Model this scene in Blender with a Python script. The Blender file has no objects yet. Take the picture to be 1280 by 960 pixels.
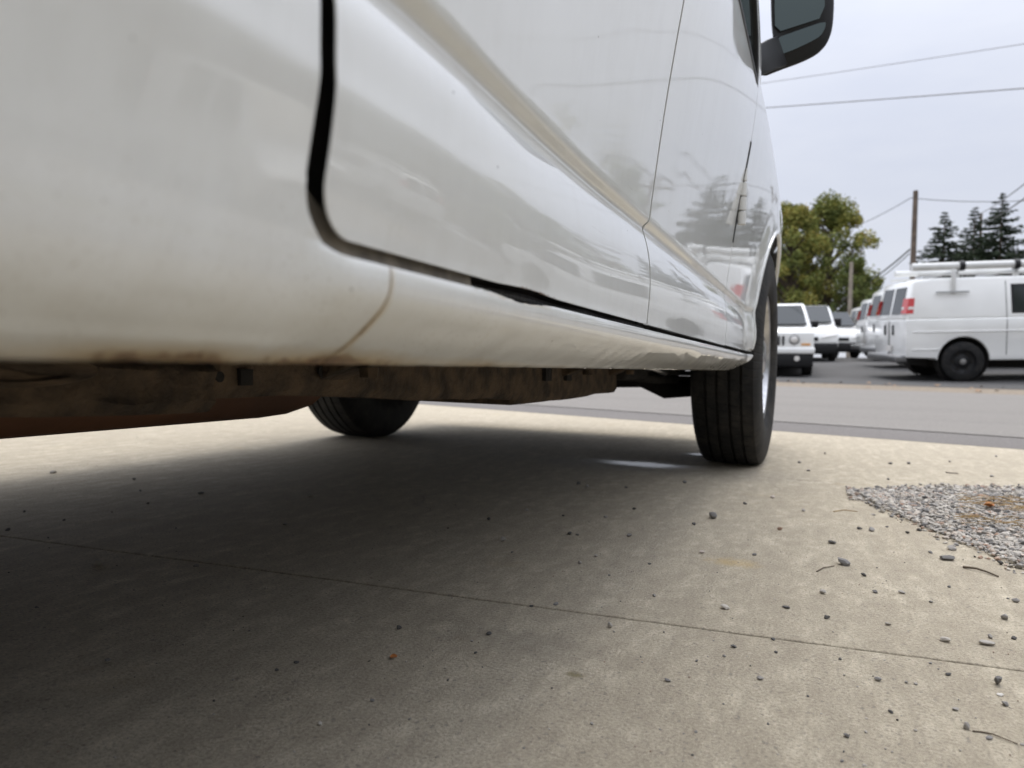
import bpy, bmesh, math, random
import numpy as np
from mathutils import Vector, Matrix, noise
random.seed(7); np.random.seed(7)
R = math.radians
S = bpy.context.scene
C = S.collection

# ------------------------------------------------------------------ camera
FPX = 890.0; YAW = R(23.4); PITCH = R(1.53); ROLL = R(1.29); CAMH = 0.337
CP = Vector((0, 0, CAMH))
F0 = Vector((-math.sin(YAW), math.cos(YAW), 0)); R0 = Vector((math.cos(YAW), math.sin(YAW), 0))
Fw = (F0 * math.cos(PITCH) - Vector((0, 0, 1)) * math.sin(PITCH)).normalized()
Up0 = R0.cross(Fw)
Rt = R0 * math.cos(ROLL) + Up0 * math.sin(ROLL)
Up = Up0 * math.cos(ROLL) - R0 * math.sin(ROLL)
cam = bpy.data.cameras.new('camera'); cam.sensor_width = 36; cam.lens = 36 * FPX / 1280
cam.clip_start = 0.02; cam.clip_end = 3000
cam.dof.use_dof = True; cam.dof.focus_distance = 0.95; cam.dof.aperture_fstop = 6.0
co = bpy.data.objects.new('camera', cam); C.objects.link(co)
m3 = Matrix((Rt, Up, -Fw)).transposed()
co.matrix_world = Matrix.Translation(CP) @ m3.to_4x4()
S.camera = co

def W(px, py, zc):
    return CP + Fw * zc + Rt * ((px - 640) / FPX * zc) - Up * ((py - 480) / FPX * zc)
def G(px, py):                       # point on the driveway seen at that place
    d = Fw + Rt * ((px - 640) / FPX) - Up * ((py - 480) / FPX)
    t = -CAMH / d.z
    return CP + d * t, t

# ------------------------------------------------------------------ world, sun, exposure
SUN_EL, SUN_AZ = R(60), R(-6)       # azimuth measured from +Y towards +X
w = bpy.data.worlds.new('World'); S.world = w; w.use_nodes = True
nt = w.node_tree; nt.nodes.clear()
def N(nt, t, **k):
    n = nt.nodes.new(t)
    for a, b in k.items(): setattr(n, a, b)
    return n
out = N(nt, 'ShaderNodeOutputWorld'); bg = N(nt, 'ShaderNodeBackground'); bg.inputs['Strength'].default_value = 0.1
sky = N(nt, 'ShaderNodeTexSky', sky_type='NISHITA', sun_disc=False)
sky.sun_elevation = SUN_EL; sky.sun_rotation = SUN_AZ
tc = N(nt, 'ShaderNodeTexCoord'); sep = N(nt, 'ShaderNodeSeparateXYZ')
nt.links.new(tc.outputs['Generated'], sep.inputs[0])
mx = N(nt, 'ShaderNodeMath', operation='MAXIMUM'); mx.inputs[1].default_value = 0.0; nt.links.new(sep.outputs['Z'], mx.inputs[0])
pw = N(nt, 'ShaderNodeMath', operation='POWER'); pw.inputs[1].default_value = 2.8; nt.links.new(mx.outputs[0], pw.inputs[0])
ma = N(nt, 'ShaderNodeMath', operation='MULTIPLY_ADD'); ma.inputs[1].default_value = 3.6; ma.inputs[2].default_value = 1.0; nt.links.new(pw.outputs[0], ma.inputs[0])
mp = N(nt, 'ShaderNodeMapping'); mp.inputs['Scale'].default_value = (1.3, 1.3, 4.0); nt.links.new(tc.outputs['Generated'], mp.inputs[0])
ns = N(nt, 'ShaderNodeTexNoise'); ns.inputs['Scale'].default_value = 2.2; ns.inputs['Detail'].default_value = 5; ns.inputs['Roughness'].default_value = .55
nt.links.new(mp.outputs[0], ns.inputs['Vector'])
cr = N(nt, 'ShaderNodeValToRGB')
cr.color_ramp.elements[0].position = .3; cr.color_ramp.elements[0].color = (6.5, 6.85, 7.9, 1)
cr.color_ramp.elements[1].position = .7; cr.color_ramp.elements[1].color = (7.5, 7.75, 8.5, 1)
nt.links.new(ns.outputs['Fac'], cr.inputs[0])
sc = N(nt, 'ShaderNodeVectorMath', operation='SCALE'); nt.links.new(cr.outputs[0], sc.inputs[0]); nt.links.new(ma.outputs[0], sc.inputs['Scale'])
mixw = N(nt, 'ShaderNodeMixRGB'); mixw.inputs[0].default_value = .93
nt.links.new(sky.outputs[0], mixw.inputs[1]); nt.links.new(sc.outputs[0], mixw.inputs[2])
nt.links.new(mixw.outputs[0], bg.inputs[0]); nt.links.new(bg.outputs[0], out.inputs[0])
sl = bpy.data.lights.new('sun', 'SUN'); sl.energy = 1.9; sl.angle = R(30); sl.color = (1, .95, .87)
so = bpy.data.objects.new('sun', sl); C.objects.link(so)
sd = Vector((math.sin(SUN_AZ) * math.cos(SUN_EL), math.cos(SUN_AZ) * math.cos(SUN_EL), math.sin(SUN_EL)))
so.rotation_euler = sd.to_track_quat('Z', 'Y').to_euler()
S.view_settings.view_transform = 'Standard'; S.view_settings.look = 'None'; S.view_settings.gamma = 1
S.view_settings.exposure = 0.0
S.render.resolution_x = 1024; S.render.resolution_y = 768
S.render.engine = 'CYCLES'

# ------------------------------------------------------------------ materials
def mat(name, col, rough=.6, metal=0, coat=0, spec=.5, noise_amt=0, nscale=20, bump=0, bscale=60, col2=None, emis=None):
    m = bpy.data.materials.new(name); m.use_nodes = True
    t = m.node_tree; b = t.nodes['Principled BSDF']
    b.inputs['Base Color'].default_value = (*col, 1); b.inputs['Roughness'].default_value = rough
    b.inputs['Metallic'].default_value = metal; b.inputs['Coat Weight'].default_value = coat
    b.inputs['Coat Roughness'].default_value = .03; b.inputs['Specular IOR Level'].default_value = spec
    if noise_amt or bump or col2:
        tc = N(t, 'ShaderNodeTexCoord')
    if noise_amt or col2:
        n = N(t, 'ShaderNodeTexNoise'); n.inputs['Scale'].default_value = nscale; n.inputs['Detail'].default_value = 6
        t.links.new(tc.outputs['Object'], n.inputs['Vector'])
        r = N(t, 'ShaderNodeValToRGB')
        c2 = col2 or tuple(c * (1 - noise_amt) for c in col)
        r.color_ramp.elements[0].position = .35; r.color_ramp.elements[0].color = (*c2, 1)
        r.color_ramp.elements[1].position = .65; r.color_ramp.elements[1].color = (*col, 1)
        t.links.new(n.outputs['Fac'], r.inputs[0]); t.links.new(r.outputs[0], b.inputs['Base Color'])
    if bump:
        n2 = N(t, 'ShaderNodeTexNoise'); n2.inputs['Scale'].default_value = bscale; n2.inputs['Detail'].default_value = 5
        t.links.new(tc.outputs['Object'], n2.inputs['Vector'])
        bp = N(t, 'ShaderNodeBump'); bp.inputs['Strength'].default_value = bump; bp.inputs['Distance'].default_value = .01
        t.links.new(n2.outputs['Fac'], bp.inputs['Height']); t.links.new(bp.outputs[0], b.inputs['Normal'])
    return m

class Sh:                            # tiny shader helper
    def __init__(s, m): s.t = m.node_tree; s.b = s.t.nodes['Principled BSDF']; s.tc = N(s.t, 'ShaderNodeTexCoord')
    def L(s, a, b): s.t.links.new(a, b)
    def noise(s, scale, detail=5, rough=.55, stretch=None, vec='Object'):
        n = N(s.t, 'ShaderNodeTexNoise'); n.inputs['Scale'].default_value = scale; n.inputs['Detail'].default_value = detail; n.inputs['Roughness'].default_value = rough
        v = s.tc.outputs[vec]
        if stretch:
            mp = N(s.t, 'ShaderNodeMapping'); mp.inputs['Scale'].default_value = stretch[:3]
            if len(stretch) > 3: mp.inputs['Rotation'].default_value = (0, 0, stretch[3])
            s.L(v, mp.inputs[0]); v = mp.outputs[0]
        s.L(v, n.inputs['Vector']); return n.outputs['Fac']
    def voro(s, scale, feature='F1', vec='Object'):
        n = N(s.t, 'ShaderNodeTexVoronoi', feature=feature); n.inputs['Scale'].default_value = scale
        s.L(s.tc.outputs[vec], n.inputs['Vector']); return n
    def ramp(s, fac, a, b, ca=(0, 0, 0), cb=(1, 1, 1)):
        r = N(s.t, 'ShaderNodeValToRGB'); r.color_ramp.elements[0].position = a; r.color_ramp.elements[1].position = b
        r.color_ramp.elements[0].color = (*ca, 1); r.color_ramp.elements[1].color = (*cb, 1)
        s.L(fac, r.inputs[0]); return r.outputs[0]
    def mix(s, fac, a, b, mode='MIX'):
        n = N(s.t, 'ShaderNodeMixRGB', blend_type=mode)
        for i, v in enumerate((fac, a, b)):
            if isinstance(v, (int, float)): n.inputs[i].default_value = v if i == 0 else (v, v, v, 1)
            elif isinstance(v, tuple): n.inputs[i].default_value = (*v, 1)
            else: s.L(v, n.inputs[i])
        return n.outputs[0]
    def math(s, op, a, b=None, c=None):
        n = N(s.t, 'ShaderNodeMath', operation=op)
        for i, v in enumerate((a, b, c)):
            if v is None: continue
            if isinstance(v, (int, float)): n.inputs[i].default_value = v
            else: s.L(v, n.inputs[i])
        return n.outputs[0]
    def attr(s, name):
        n = N(s.t, 'ShaderNodeAttribute'); n.attribute_name = name; return n
    def bump(s, h, strength, dist=.01, prev=None):
        n = N(s.t, 'ShaderNodeBump'); n.inputs['Strength'].default_value = strength; n.inputs['Distance'].default_value = dist
        s.L(h, n.inputs['Height'])
        if prev: s.L(prev, n.inputs['Normal'])
        return n.outputs[0]

# white van paint with rust that follows the 'wear' attribute of the panels
M = {}
m = mat('van_paint', (.74, .74, .72), .35, coat=1.0); h = Sh(m)
wear = h.attr('wear').outputs['Fac']
nz = h.noise(230, 6, .65); nz2 = h.noise(55, 5, .6)
msk = h.math('ADD', wear, h.math('MULTIPLY', h.math('SUBTRACT', nz, .5), .9))
msk = h.math('ADD', msk, h.math('MULTIPLY', h.math('SUBTRACT', nz2, .5), .9))
soft = h.ramp(h.math('ADD', wear, h.math('MULTIPLY', h.math('SUBTRACT', nz2, .5), .5)), .12, .75)
sz = N(h.t, 'ShaderNodeSeparateXYZ'); h.L(h.tc.outputs['Object'], sz.inputs[0])
soft = h.math('MULTIPLY', soft, h.math('LESS_THAN', sz.outputs['Z'], .384))
hard = h.ramp(msk, .62, .78)
grime = h.noise(9, 6, .6)
base = h.mix(h.ramp(grime, .35, .75, (0, 0, 0), (.10, .10, .10)), (.745, .755, .74), (.54, .53, .48))
c = h.mix(soft, base, (.50, .36, .17))
c = h.mix(hard, c, h.ramp(h.noise(420, 3), .35, .65, (.07, .035, .015), (.25, .12, .045)))
# chips and specks
vo = h.voro(34); vr = h.ramp(h.math('ADD', vo.outputs['Distance'], h.math('MULTIPLY', nz, .04)), .045, .065, (1, 1, 1), (0, 0, 0))
rnd = h.ramp(vo.outputs['Color'], .60, .62)
c = h.mix(h.math('MULTIPLY', vr, rnd), c, (.12, .11, .10))
# fine hair scratches
scr = h.ramp(h.noise(30, 2, .4, (1, .25, 9.0)), .492, .498, (0, 0, 0), (1, 1, 1)); scr2 = h.ramp(h.noise(30, 2, .4, (1, .25, 9.0)), .500, .506, (1, 1, 1), (0, 0, 0))
gate = h.ramp(h.noise(7, 2), .60, .66)
c = h.mix(h.math('MULTIPLY', h.math('MULTIPLY', scr, scr2), h.math('MULTIPLY', gate, .35)), c, (.38, .36, .33))
vb = h.voro(11); big_ = h.math('MULTIPLY', h.ramp(h.math('ADD', vb.outputs['Distance'], h.math('MULTIPLY', nz, .02)), .013, .019, (1, 1, 1), (0, 0, 0)), h.ramp(vb.outputs['Color'], .45, .47))
c = h.mix(h.math('MULTIPLY', big_, .8), c, (.16, .14, .12))
film = h.ramp(h.noise(16, 6, .75, (1, 1, .25)), .46, .72, (0, 0, 0), (.16, .16, .16))
c = h.mix(film, c, (.47, .45, .40))
lowm = h.ramp(sz.outputs['Z'], .335, .43, (1, 1, 1), (0, 0, 0))
spl = h.math('MULTIPLY', h.ramp(h.noise(420, 3, .6), .60, .68), h.math('MULTIPLY', lowm, h.ramp(h.noise(12, 3), .4, .65)))
c = h.mix(h.math('MULTIPLY', spl, .55), c, (.24, .19, .13))
c = h.mix(h.math('MULTIPLY', lowm, h.ramp(h.noise(24, 6, .7, (1, 1, .35)), .35, .7, (0, 0, 0), (.22, .22, .22))), c, (.45, .39, .28))
h.L(c, h.b.inputs['Base Color'])
h.L(h.ramp(hard, 0, 1, (1, 1, 1), (0, 0, 0)), h.b.inputs['Coat Weight'])
rg = h.ramp(h.noise(14, 5), .4, .8, (.02, .02, .02), (.09, .09, .09))
h.L(rg, h.b.inputs['Coat Roughness'])
bn = h.bump(h.noise(6, 2, .4), .05, .02)
bn2 = h.bump(h.math('ADD', hard, 0.0), .5, .002, bn)
h.L(bn2, h.b.inputs['Normal'])
cb = h.bump(h.noise(5, 2, .35), .04, .02); h.L(cb, h.b.inputs['Coat Normal'])
M['paint'] = m

# concrete
m = mat('concrete', (.4, .38, .33), .85, spec=.35); h = Sh(m)
big = h.noise(1.1, 5, .55); mid = h.noise(9, 7, .65, (1, 1.0, 1)); streak = h.noise(26, 6, .7, (1, .22, 1, R(-25)))
fine = h.noise(260, 5, .75); grit = h.noise(900, 3, .8)
mid2 = h.noise(38, 6, .7, (1, .6, 1, R(-20)))
c = h.ramp(big, .3, .72, (.54, .475, .355), (.70, .625, .48))
c = h.mix(h.ramp(mid, .35, .7, (.6, .6, .6), (0, 0, 0)), c, (.43, .37, .275))
c = h.mix(h.ramp(mid2, .40, .60, (.62, .62, .62), (0, 0, 0)), c, (.37, .315, .23))
c = h.mix(h.ramp(mid2, .56, .72, (0, 0, 0), (.5, .5, .5)), c, (.70, .63, .49))
c = h.mix(h.ramp(streak, .44, .60, (.55, .55, .55), (0, 0, 0)), c, (.375, .322, .24))
c = h.mix(h.ramp(fine, .38, .52, (.6, .6, .6), (0, 0, 0)), c, (.21, .182, .145))
c = h.mix(h.ramp(fine, .58, .70, (0, 0, 0), (.6, .6, .6)), c, (.78, .70, .56))
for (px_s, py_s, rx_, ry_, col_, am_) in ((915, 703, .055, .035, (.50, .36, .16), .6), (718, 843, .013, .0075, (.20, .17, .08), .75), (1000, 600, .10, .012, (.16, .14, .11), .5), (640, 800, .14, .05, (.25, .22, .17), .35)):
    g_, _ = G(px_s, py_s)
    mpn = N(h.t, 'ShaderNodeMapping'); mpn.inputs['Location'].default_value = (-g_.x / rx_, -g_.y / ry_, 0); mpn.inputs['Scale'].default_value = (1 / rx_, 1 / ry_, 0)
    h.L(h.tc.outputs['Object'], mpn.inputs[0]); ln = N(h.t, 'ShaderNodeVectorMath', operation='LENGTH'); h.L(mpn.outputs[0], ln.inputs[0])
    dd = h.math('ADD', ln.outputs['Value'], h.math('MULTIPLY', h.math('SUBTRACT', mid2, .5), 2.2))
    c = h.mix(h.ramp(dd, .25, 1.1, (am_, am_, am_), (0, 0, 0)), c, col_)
vo = h.voro(300); rr = h.ramp(vo.outputs['Color'], .86, .9)
c = h.mix(h.math('MULTIPLY', rr, .45), c, (.16, .15, .135))
vo2 = h.voro(75); sp = h.math('MULTIPLY', h.ramp(vo2.outputs['Distance'], .10, .16, (1, 1, 1), (0, 0, 0)), h.ramp(vo2.outputs['Color'], .85, .88))
c = h.mix(h.math('MULTIPLY', sp, .6), c, (.13, .115, .10))
st = h.ramp(h.noise(3.3, 4, .6), .64, .76, (0, 0, 0), (.45, .45, .45))
c = h.mix(st, c, (.38, .29, .16))
wetm = h.ramp(h.attr('wear').outputs['Fac'], 0, 1)
c = h.mix(h.math('MULTIPLY', wetm, .5), c, (.15, .135, .115))
# meandering hair cracks
ck = h.voro(1.1, 'DISTANCE_TO_EDGE')
wv = N(h.t, 'ShaderNodeVectorMath', operation='ADD'); wn = N(h.t, 'ShaderNodeTexNoise'); wn.inputs['Scale'].default_value = 5
h.L(h.tc.outputs['Object'], wn.inputs['Vector']); h.L(h.tc.outputs['Object'], wv.inputs[0])
wsc = N(h.t, 'ShaderNodeVectorMath', operation='SCALE'); wsc.inputs['Scale'].default_value = .35; h.L(wn.outputs['Color'], wsc.inputs[0]); h.L(wsc.outputs[0], wv.inputs[1]); h.L(wv.outputs[0], ck.inputs['Vector'])
ckm = h.math('MULTIPLY', h.ramp(ck.outputs['Distance'], .0012, .003, (1, 1, 1), (0, 0, 0)), h.ramp(h.noise(1.7, 2), .53, .6))
c = h.mix(h.math('MULTIPLY', ckm, .6), c, (.13, .12, .10))
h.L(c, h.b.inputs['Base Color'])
hgt = h.math('ADD', h.math('MULTIPLY', fine, .9), h.math('MULTIPLY', streak, .9)); hgt = h.math('ADD', hgt, h.math('MULTIPLY', grit, .25))
h.L(h.bump(hgt, .9, .004), h.b.inputs['Normal'])
h.L(h.ramp(wetm, 0, 1, (.86, .86, .86), (.55, .55, .55)), h.b.inputs['Roughness'])
M['concrete'] = m

def ground_mat(name, ca, cb, cc, fs=120, rough=.9, streak=None, bump=.5):
    m = mat(name, ca, rough, spec=.3); h = Sh(m)
    c = h.ramp(h.noise(.6, 6, .6, streak), .3, .7, ca, cb)
    c = h.mix(h.ramp(h.noise(fs, 4, .8), .45, .65, (0, 0, 0), (.8, .8, .8)), c, cc)
    h.L(c, h.b.inputs['Base Color']); h.L(h.bump(h.noise(fs, 4, .8), bump, .01), h.b.inputs['Normal'])
    return m
M['road'] = ground_mat('road_asphalt', (.165, .152, .137), (.205, .19, .170), (.27, .25, .225), 60, streak=(.1, 1.5, 1, R(-16)))
M['shoulder'] = ground_mat('road_edge_asphalt', (.125, .113, .104), (.155, .142, .131), (.21, .195, .18), 60)
M['lot'] = ground_mat('lot_asphalt', (.052, .050, .049), (.082, .079, .076), (.12, .117, .112), 40)
M['dirt'] = ground_mat('dirt', (.17, .14, .10), (.11, .12, .05), (.26, .21, .15), 30)
M['verge'] = ground_mat('verge_soil', (.22, .175, .13), (.15, .13, .10), (.33, .27, .20), 22, streak=(.3, 2, 1, R(-16)))
M['joint'] = ground_mat('joint_dirt', (.05, .045, .035), (.08, .07, .055), (.12, .10, .08), 90)
M['gravel_base'] = ground_mat('gravel_fines', (.20, .19, .175), (.27, .25, .225), (.36, .34, .31), 160)

def tint_mat(name, stops, rough=.8, spec=.3, transl=0):
    m = mat(name, (.5, .5, .5), rough, spec=spec); h = Sh(m)
    r = N(h.t, 'ShaderNodeValToRGB')
    r.color_ramp.elements[0].position = 0; r.color_ramp.elements[0].color = (*stops[0], 1)
    r.color_ramp.elements[1].position = 1; r.color_ramp.elements[1].color = (*stops[-1], 1)
    for i, s_ in enumerate(stops[1:-1]):
        e = r.color_ramp.elements.new((i + 1) / (len(stops) - 1)); e.color = (*s_, 1)
    h.L(h.attr('tint').outputs['Fac'], r.inputs[0])
    h.L(r.outputs[0], h.b.inputs['Base Color'])
    return m
M['stones'] = tint_mat('gravel_stone', [(.05, .046, .043), (.22, .21, .20), (.38, .35, .31), (.50, .46, .40), (.32, .21, .15), (.66, .63, .58)])
M['leaf_d'] = tint_mat('autumn_leaves', [(.06, .09, .03), (.13, .16, .045), (.22, .24, .06), (.33, .31, .08), (.42, .32, .08), (.32, .16, .05)])
M['leaf_g'] = tint_mat('green_leaves', [(.055, .08, .028), (.09, .12, .036), (.14, .17, .045), (.20, .21, .055), (.27, .26, .07)])
M['needle'] = tint_mat('conifer_needles', [(.012, .022, .010), (.022, .036, .015), (.045, .062, .024)])
M['bark'] = mat('bark', (.13, .10, .075), .9, noise_amt=.5, nscale=8, bump=.6, bscale=20)
M['pole'] = mat('pole_wood', (.16, .12, .09), .85, noise_amt=.4, nscale=6, bump=.4)
M['pole_pale'] = mat('weathered_pole_wood', (.36, .31, .25), .85, noise_amt=.3, nscale=6)
M['wire'] = mat('cable', (.14, .14, .15), .7)
M['wire_g'] = mat('grey_cable', (.28, .28, .29), .7)
M['galv'] = mat('galvanised_metal', (.45, .46, .47), .4, metal=.7)
M['rubber'] = mat('tyre_rubber', (.012, .012, .0125), .75, spec=.35, noise_amt=.3, nscale=30)
h = Sh(M['rubber'])
sepn = N(h.t, 'ShaderNodeSeparateXYZ'); h.L(h.tc.outputs['Object'], sepn.inputs[0])
ang = h.math('ARCTAN2', sepn.outputs['Y'], sepn.outputs['Z'])
skew = h.math('ADD', h.math('MULTIPLY', ang, 88), h.math('MULTIPLY', sepn.outputs['X'], 60))
sip = h.ramp(h.math('SINE', skew), .78, .93, (1, 1, 1), (0, 0, 0))
h.L(h.bump(sip, 1.0, .006), h.b.inputs['Normal'])
dc = h.mix(h.ramp(h.noise(14, 6, .7), .45, .75, (0, 0, 0), (.5, .5, .5)), (.011, .011, .0115), (.075, .066, .055)); h.L(dc, h.b.inputs['Base Color'])
M['seal'] = mat('rubber_seal', (.03, .03, .031), .55, noise_amt=.3, nscale=60, bump=.4, bscale=200)
M['jamb'] = mat('dark_door_jamb', (.04, .034, .028), .8, noise_amt=.5, nscale=25)  # near-black brown for the skin behind shut lines and for door gaps
M['black'] = mat('black_plastic', (.012, .012, .013), .5, spec=.35, noise_amt=.2, nscale=80, bump=.15, bscale=500)
M['under'] = mat('rusty_frame', (.115, .078, .046), .9, col2=(.040, .028, .018), nscale=26, bump=.9, bscale=70)
h = Sh(M['under'])
M['tank'] = mat('rusty_tank_steel', (.17, .075, .035), .75, col2=(.09, .045, .026), nscale=3.5, bump=.25, bscale=40)
M['dark'] = mat('dark_underbody', (.022, .019, .016), .9, noise_amt=.5, nscale=20, bump=.5)  # near-black for underside parts, arch liners, rim barrels and hole plugs
M['chrome'] = mat('bright_wheel_metal', (.52, .52, .53), .28, metal=1, noise_amt=.35, nscale=25)
M['steel'] = mat('dull_steel', (.30, .30, .30), .4, metal=.9, noise_amt=.4, nscale=20)
M['glass'] = mat('tinted_glass', (.02, .025, .025), .05, spec=.5)
M['mirror'] = mat('mirror_glass', (.075, .09, .086), .03, metal=1)
M['white'] = mat('plain_white_paint', (.90, .90, .875), .3, coat=.8, noise_amt=.06, nscale=2)
M['white_dull'] = mat('dull_white_plastic', (.72, .72, .70), .5, noise_amt=.1, nscale=5)
M['red'] = mat('red_lamp_lens', (.55, .02, .02), .2, coat=1)
M['clear'] = mat('clear_lamp_lens', (.75, .72, .68), .15, coat=1)
M['amber'] = mat('amber_lens', (.7, .3, .05), .2, coat=1)
M['step'] = mat('dusty_primer', (.20, .17, .13), .8, noise_amt=.5, nscale=60)
M['sealer'] = mat('brown_stained_sealer', (.34, .25, .13), .8, noise_amt=.5, nscale=120, bump=.5, bscale=300)
M['puddle'] = mat('shallow_water', (.06, .055, .05), .05, coat=1, spec=.8)
M['litter'] = mat('brown_leaf_litter', (.30, .18, .10), .8, col2=(.15, .11, .07), nscale=3)
h = Sh(M['puddle']); pm = h.math('ADD', h.attr('wear').outputs['Fac'], h.math('MULTIPLY', h.math('SUBTRACT', h.noise(60, 5, .7), .5), .8))
h.L(h.ramp(pm, .15, .6, (.72, .72, .72), (.30, .30, .30)), h.b.inputs['Roughness']); h.L(h.ramp(pm, .1, .5, (.34, .30, .235), (.17, .15, .125)), h.b.inputs['Base Color']); h.L(h.ramp(pm, .3, .8, (0, 0, 0), (.16, .16, .16)), h.b.inputs['Coat Weight']); h.b.inputs['Specular IOR Level'].default_value = .4
M['puddle'].node_tree.nodes['Principled BSDF'].inputs['Coat Roughness'].default_value = .12
M['orange'] = mat('orange_leaf', (.55, .20, .05), .7, noise_amt=.4, nscale=200)
M['twig'] = mat('twig_brown', (.12, .09, .06), .8, noise_amt=.3, nscale=80)
M['straw'] = mat('dry_grass', (.38, .25, .10), .8, noise_amt=.4, nscale=60)
M['mark'] = mat('pale_green_marker', (.45, .62, .52), .6)
M['brick'] = mat('pale_siding', (.55, .55, .52), .8, noise_amt=.15, nscale=3)
M['roofing'] = mat('grey_roofing', (.17, .16, .16), .85, noise_amt=.3, nscale=6)

# ------------------------------------------------------------------ mesh helpers
def tag(o, label=None, cat=None, group=None, kind=None):
    if label: o['label'] = label
    if cat: o['category'] = cat
    if group: o['group'] = group
    if kind: o['kind'] = kind
    return o
def empty(name, loc, label, cat, group=None, rot=None):
    o = bpy.data.objects.new(name, None); C.objects.link(o); o.location = loc
    if rot is not None: o.rotation_euler = rot
    return tag(o, label, cat, group)
def link(name, me, m, parent=None, smooth=True, bevel=0, seg=2, angle=40, sub=0):
    if m is not None and not me.materials: me.materials.append(m)
    if smooth:
        me.polygons.foreach_set('use_smooth', [True] * len(me.polygons))
    o = bpy.data.objects.new(name, me); C.objects.link(o)
    if parent is not None: o.parent = parent
    if bevel:
        b = o.modifiers.new('bevel', 'BEVEL'); b.width = bevel; b.segments = seg; b.limit_method = 'ANGLE'; b.angle_limit = R(angle)
        b.harden_normals = False
    elif smooth and not sub:
        try: me.set_sharp_from_angle(angle=R(angle))
        except Exception: pass
    return o
class MB:
    def __init__(s): s.v = []; s.f = []
    def add(s, v, f):
        k = len(s.v); s.v += [tuple(a) for a in v]; s.f += [tuple(i + k for i in a) for a in f]; return s
    def box(s, a, b, rot=None, at=None):
        x0, y0, z0 = a; x1, y1, z1 = b
        v = [Vector(p) for p in ((x0, y0, z0), (x1, y0, z0), (x1, y1, z0), (x0, y1, z0), (x0, y0, z1), (x1, y0, z1), (x1, y1, z1), (x0, y1, z1))]
        if rot is not None: v = [rot @ p for p in v]
        if at is not None: v = [p + Vector(at) for p in v]
        return s.add(v, [(0, 3, 2, 1), (4, 5, 6, 7), (0, 1, 5, 4), (1, 2, 6, 5), (2, 3, 7, 6), (3, 0, 4, 7)])
    def tube(s, pts, r, n=10, cap=True):
        pts = [Vector(p) for p in pts]; rs = r if isinstance(r, (list, tuple)) else [r] * len(pts)
        ring = []; up = Vector((0, 0, 1)); prev = None
        for i, p in enumerate(pts):
            d = (pts[min(i + 1, len(pts) - 1)] - pts[max(i - 1, 0)]).normalized()
            a = prev if prev is not None else (up if abs(d.z) < .95 else Vector((1, 0, 0)))
            u = (a - d * a.dot(d)).normalized(); prev = u; q = d.cross(u)
            ring.append([p + (u * math.cos(2 * math.pi * k / n) + q * math.sin(2 * math.pi * k / n)) * rs[i] for k in range(n)])
        v = [p for rg in ring for p in rg]; f = []
        for i in range(len(pts) - 1):
            for k in range(n):
                f.append((i * n + k, i * n + (k + 1) % n, (i + 1) * n + (k + 1) % n, (i + 1) * n + k))
        if cap: f.append(tuple(range(n))[::-1]); f.append(tuple((len(pts) - 1) * n + k for k in range(n)))
        return s.add(v, f)
    def lathe(s, prof, c, axis='x', n=48):      # prof: (along axis, radius)
        v = []; f = []; c = Vector(c)
        for k in range(n):
            a = 2 * math.pi * k / n
            for (t, r) in prof:
                p = {'x': (t, r * math.sin(a), r * math.cos(a)), 'y': (r * math.cos(a), t, r * math.sin(a)), 'z': (r * math.cos(a), r * math.sin(a), t)}[axis]
                v.append(c + Vector(p))
        m_ = len(prof)
        for k in range(n):
            k2 = (k + 1) % n
            for i in range(m_ - 1):
                f.append((k * m_ + i, k2 * m_ + i, k2 * m_ + i + 1, k * m_ + i + 1))
        return s.add(v, f)
    def prism(s, poly, a, b, plane='xz'):       # poly in a plane, extruded along the third axis from a to b
        def P(u, w_, t): return {'xz': (u, t, w_), 'yz': (t, u, w_), 'xy': (u, w_, t)}[plane]
        n = len(poly); v = [P(u, w_, a) for u, w_ in poly] + [P(u, w_, b) for u, w_ in poly]
        f = [(i, (i + 1) % n, n + (i + 1) % n, n + i) for i in range(n)] + [tuple(range(n))[::-1], tuple(range(n, 2 * n))]
        return s.add(v, f)
    def mesh(s, name, off=(0, 0, 0)):
        me = bpy.data.meshes.new(name); ox, oy, oz = off
        me.from_pydata([(a - ox, b - oy, c_ - oz) for a, b, c_ in s.v], [], s.f)
        bm = bmesh.new(); bm.from_mesh(me); bmesh.ops.recalc_face_normals(bm, faces=bm.faces); bm.to_mesh(me); bm.free()
        return me
    def build(s, name, m, parent=None, off=(0, 0, 0), **k):
        return link(name, s.mesh(name, off), m, parent, **k)

# ------------------------------------------------------------------ terrain
def sdist(x, y): return ((y - 4.2) + .28 * x) * .963       # distance beyond the road's near edge
EL = [(-50, 0), (0, 0), (7.5, .09), (8.3, .12), (11.7, .21), (15.3, .47), (18, .62), (22.5, .82), (30, 1.0), (60, 1.35), (200, 1.6), (3000, 1.6)]
def elev(x, y):
    s_ = sdist(x, y)
    return float(np.interp(s_, [e[0] for e in EL], [e[1] for e in EL]))
RD = Vector((-.963, .27, 0)).normalized()     # along the road
RN = Vector((.27, .963, 0)).normalized()      # across it
RO = Vector((0, 4.2, 0))
def strip(name, s0, s1, u0, u1, dz, m, kind='structure', du=2.0, ds=None, svals=None):
    us = np.arange(u0, u1 + .01, du)
    ss = svals or [s0 + (s1 - s0) * i / 12 for i in range(13)]
    b = MB(); v = []; f = []
    for u in us:
        for s_ in ss:
            p = RO + RD * float(u) + RN * s_
            v.append((p.x, p.y, elev(p.x, p.y) + dz))
    n = len(ss)
    for i in range(len(us) - 1):
        for j in range(n - 1):
            f.append((i * n + j, (i + 1) * n + j, (i + 1) * n + j + 1, i * n + j + 1))
    b.add(v, f); o = b.build(name, m); tag(o, kind=kind)
    if o.data.polygons[0].normal.z < 0: o.data.flip_normals()
    return o
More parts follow.
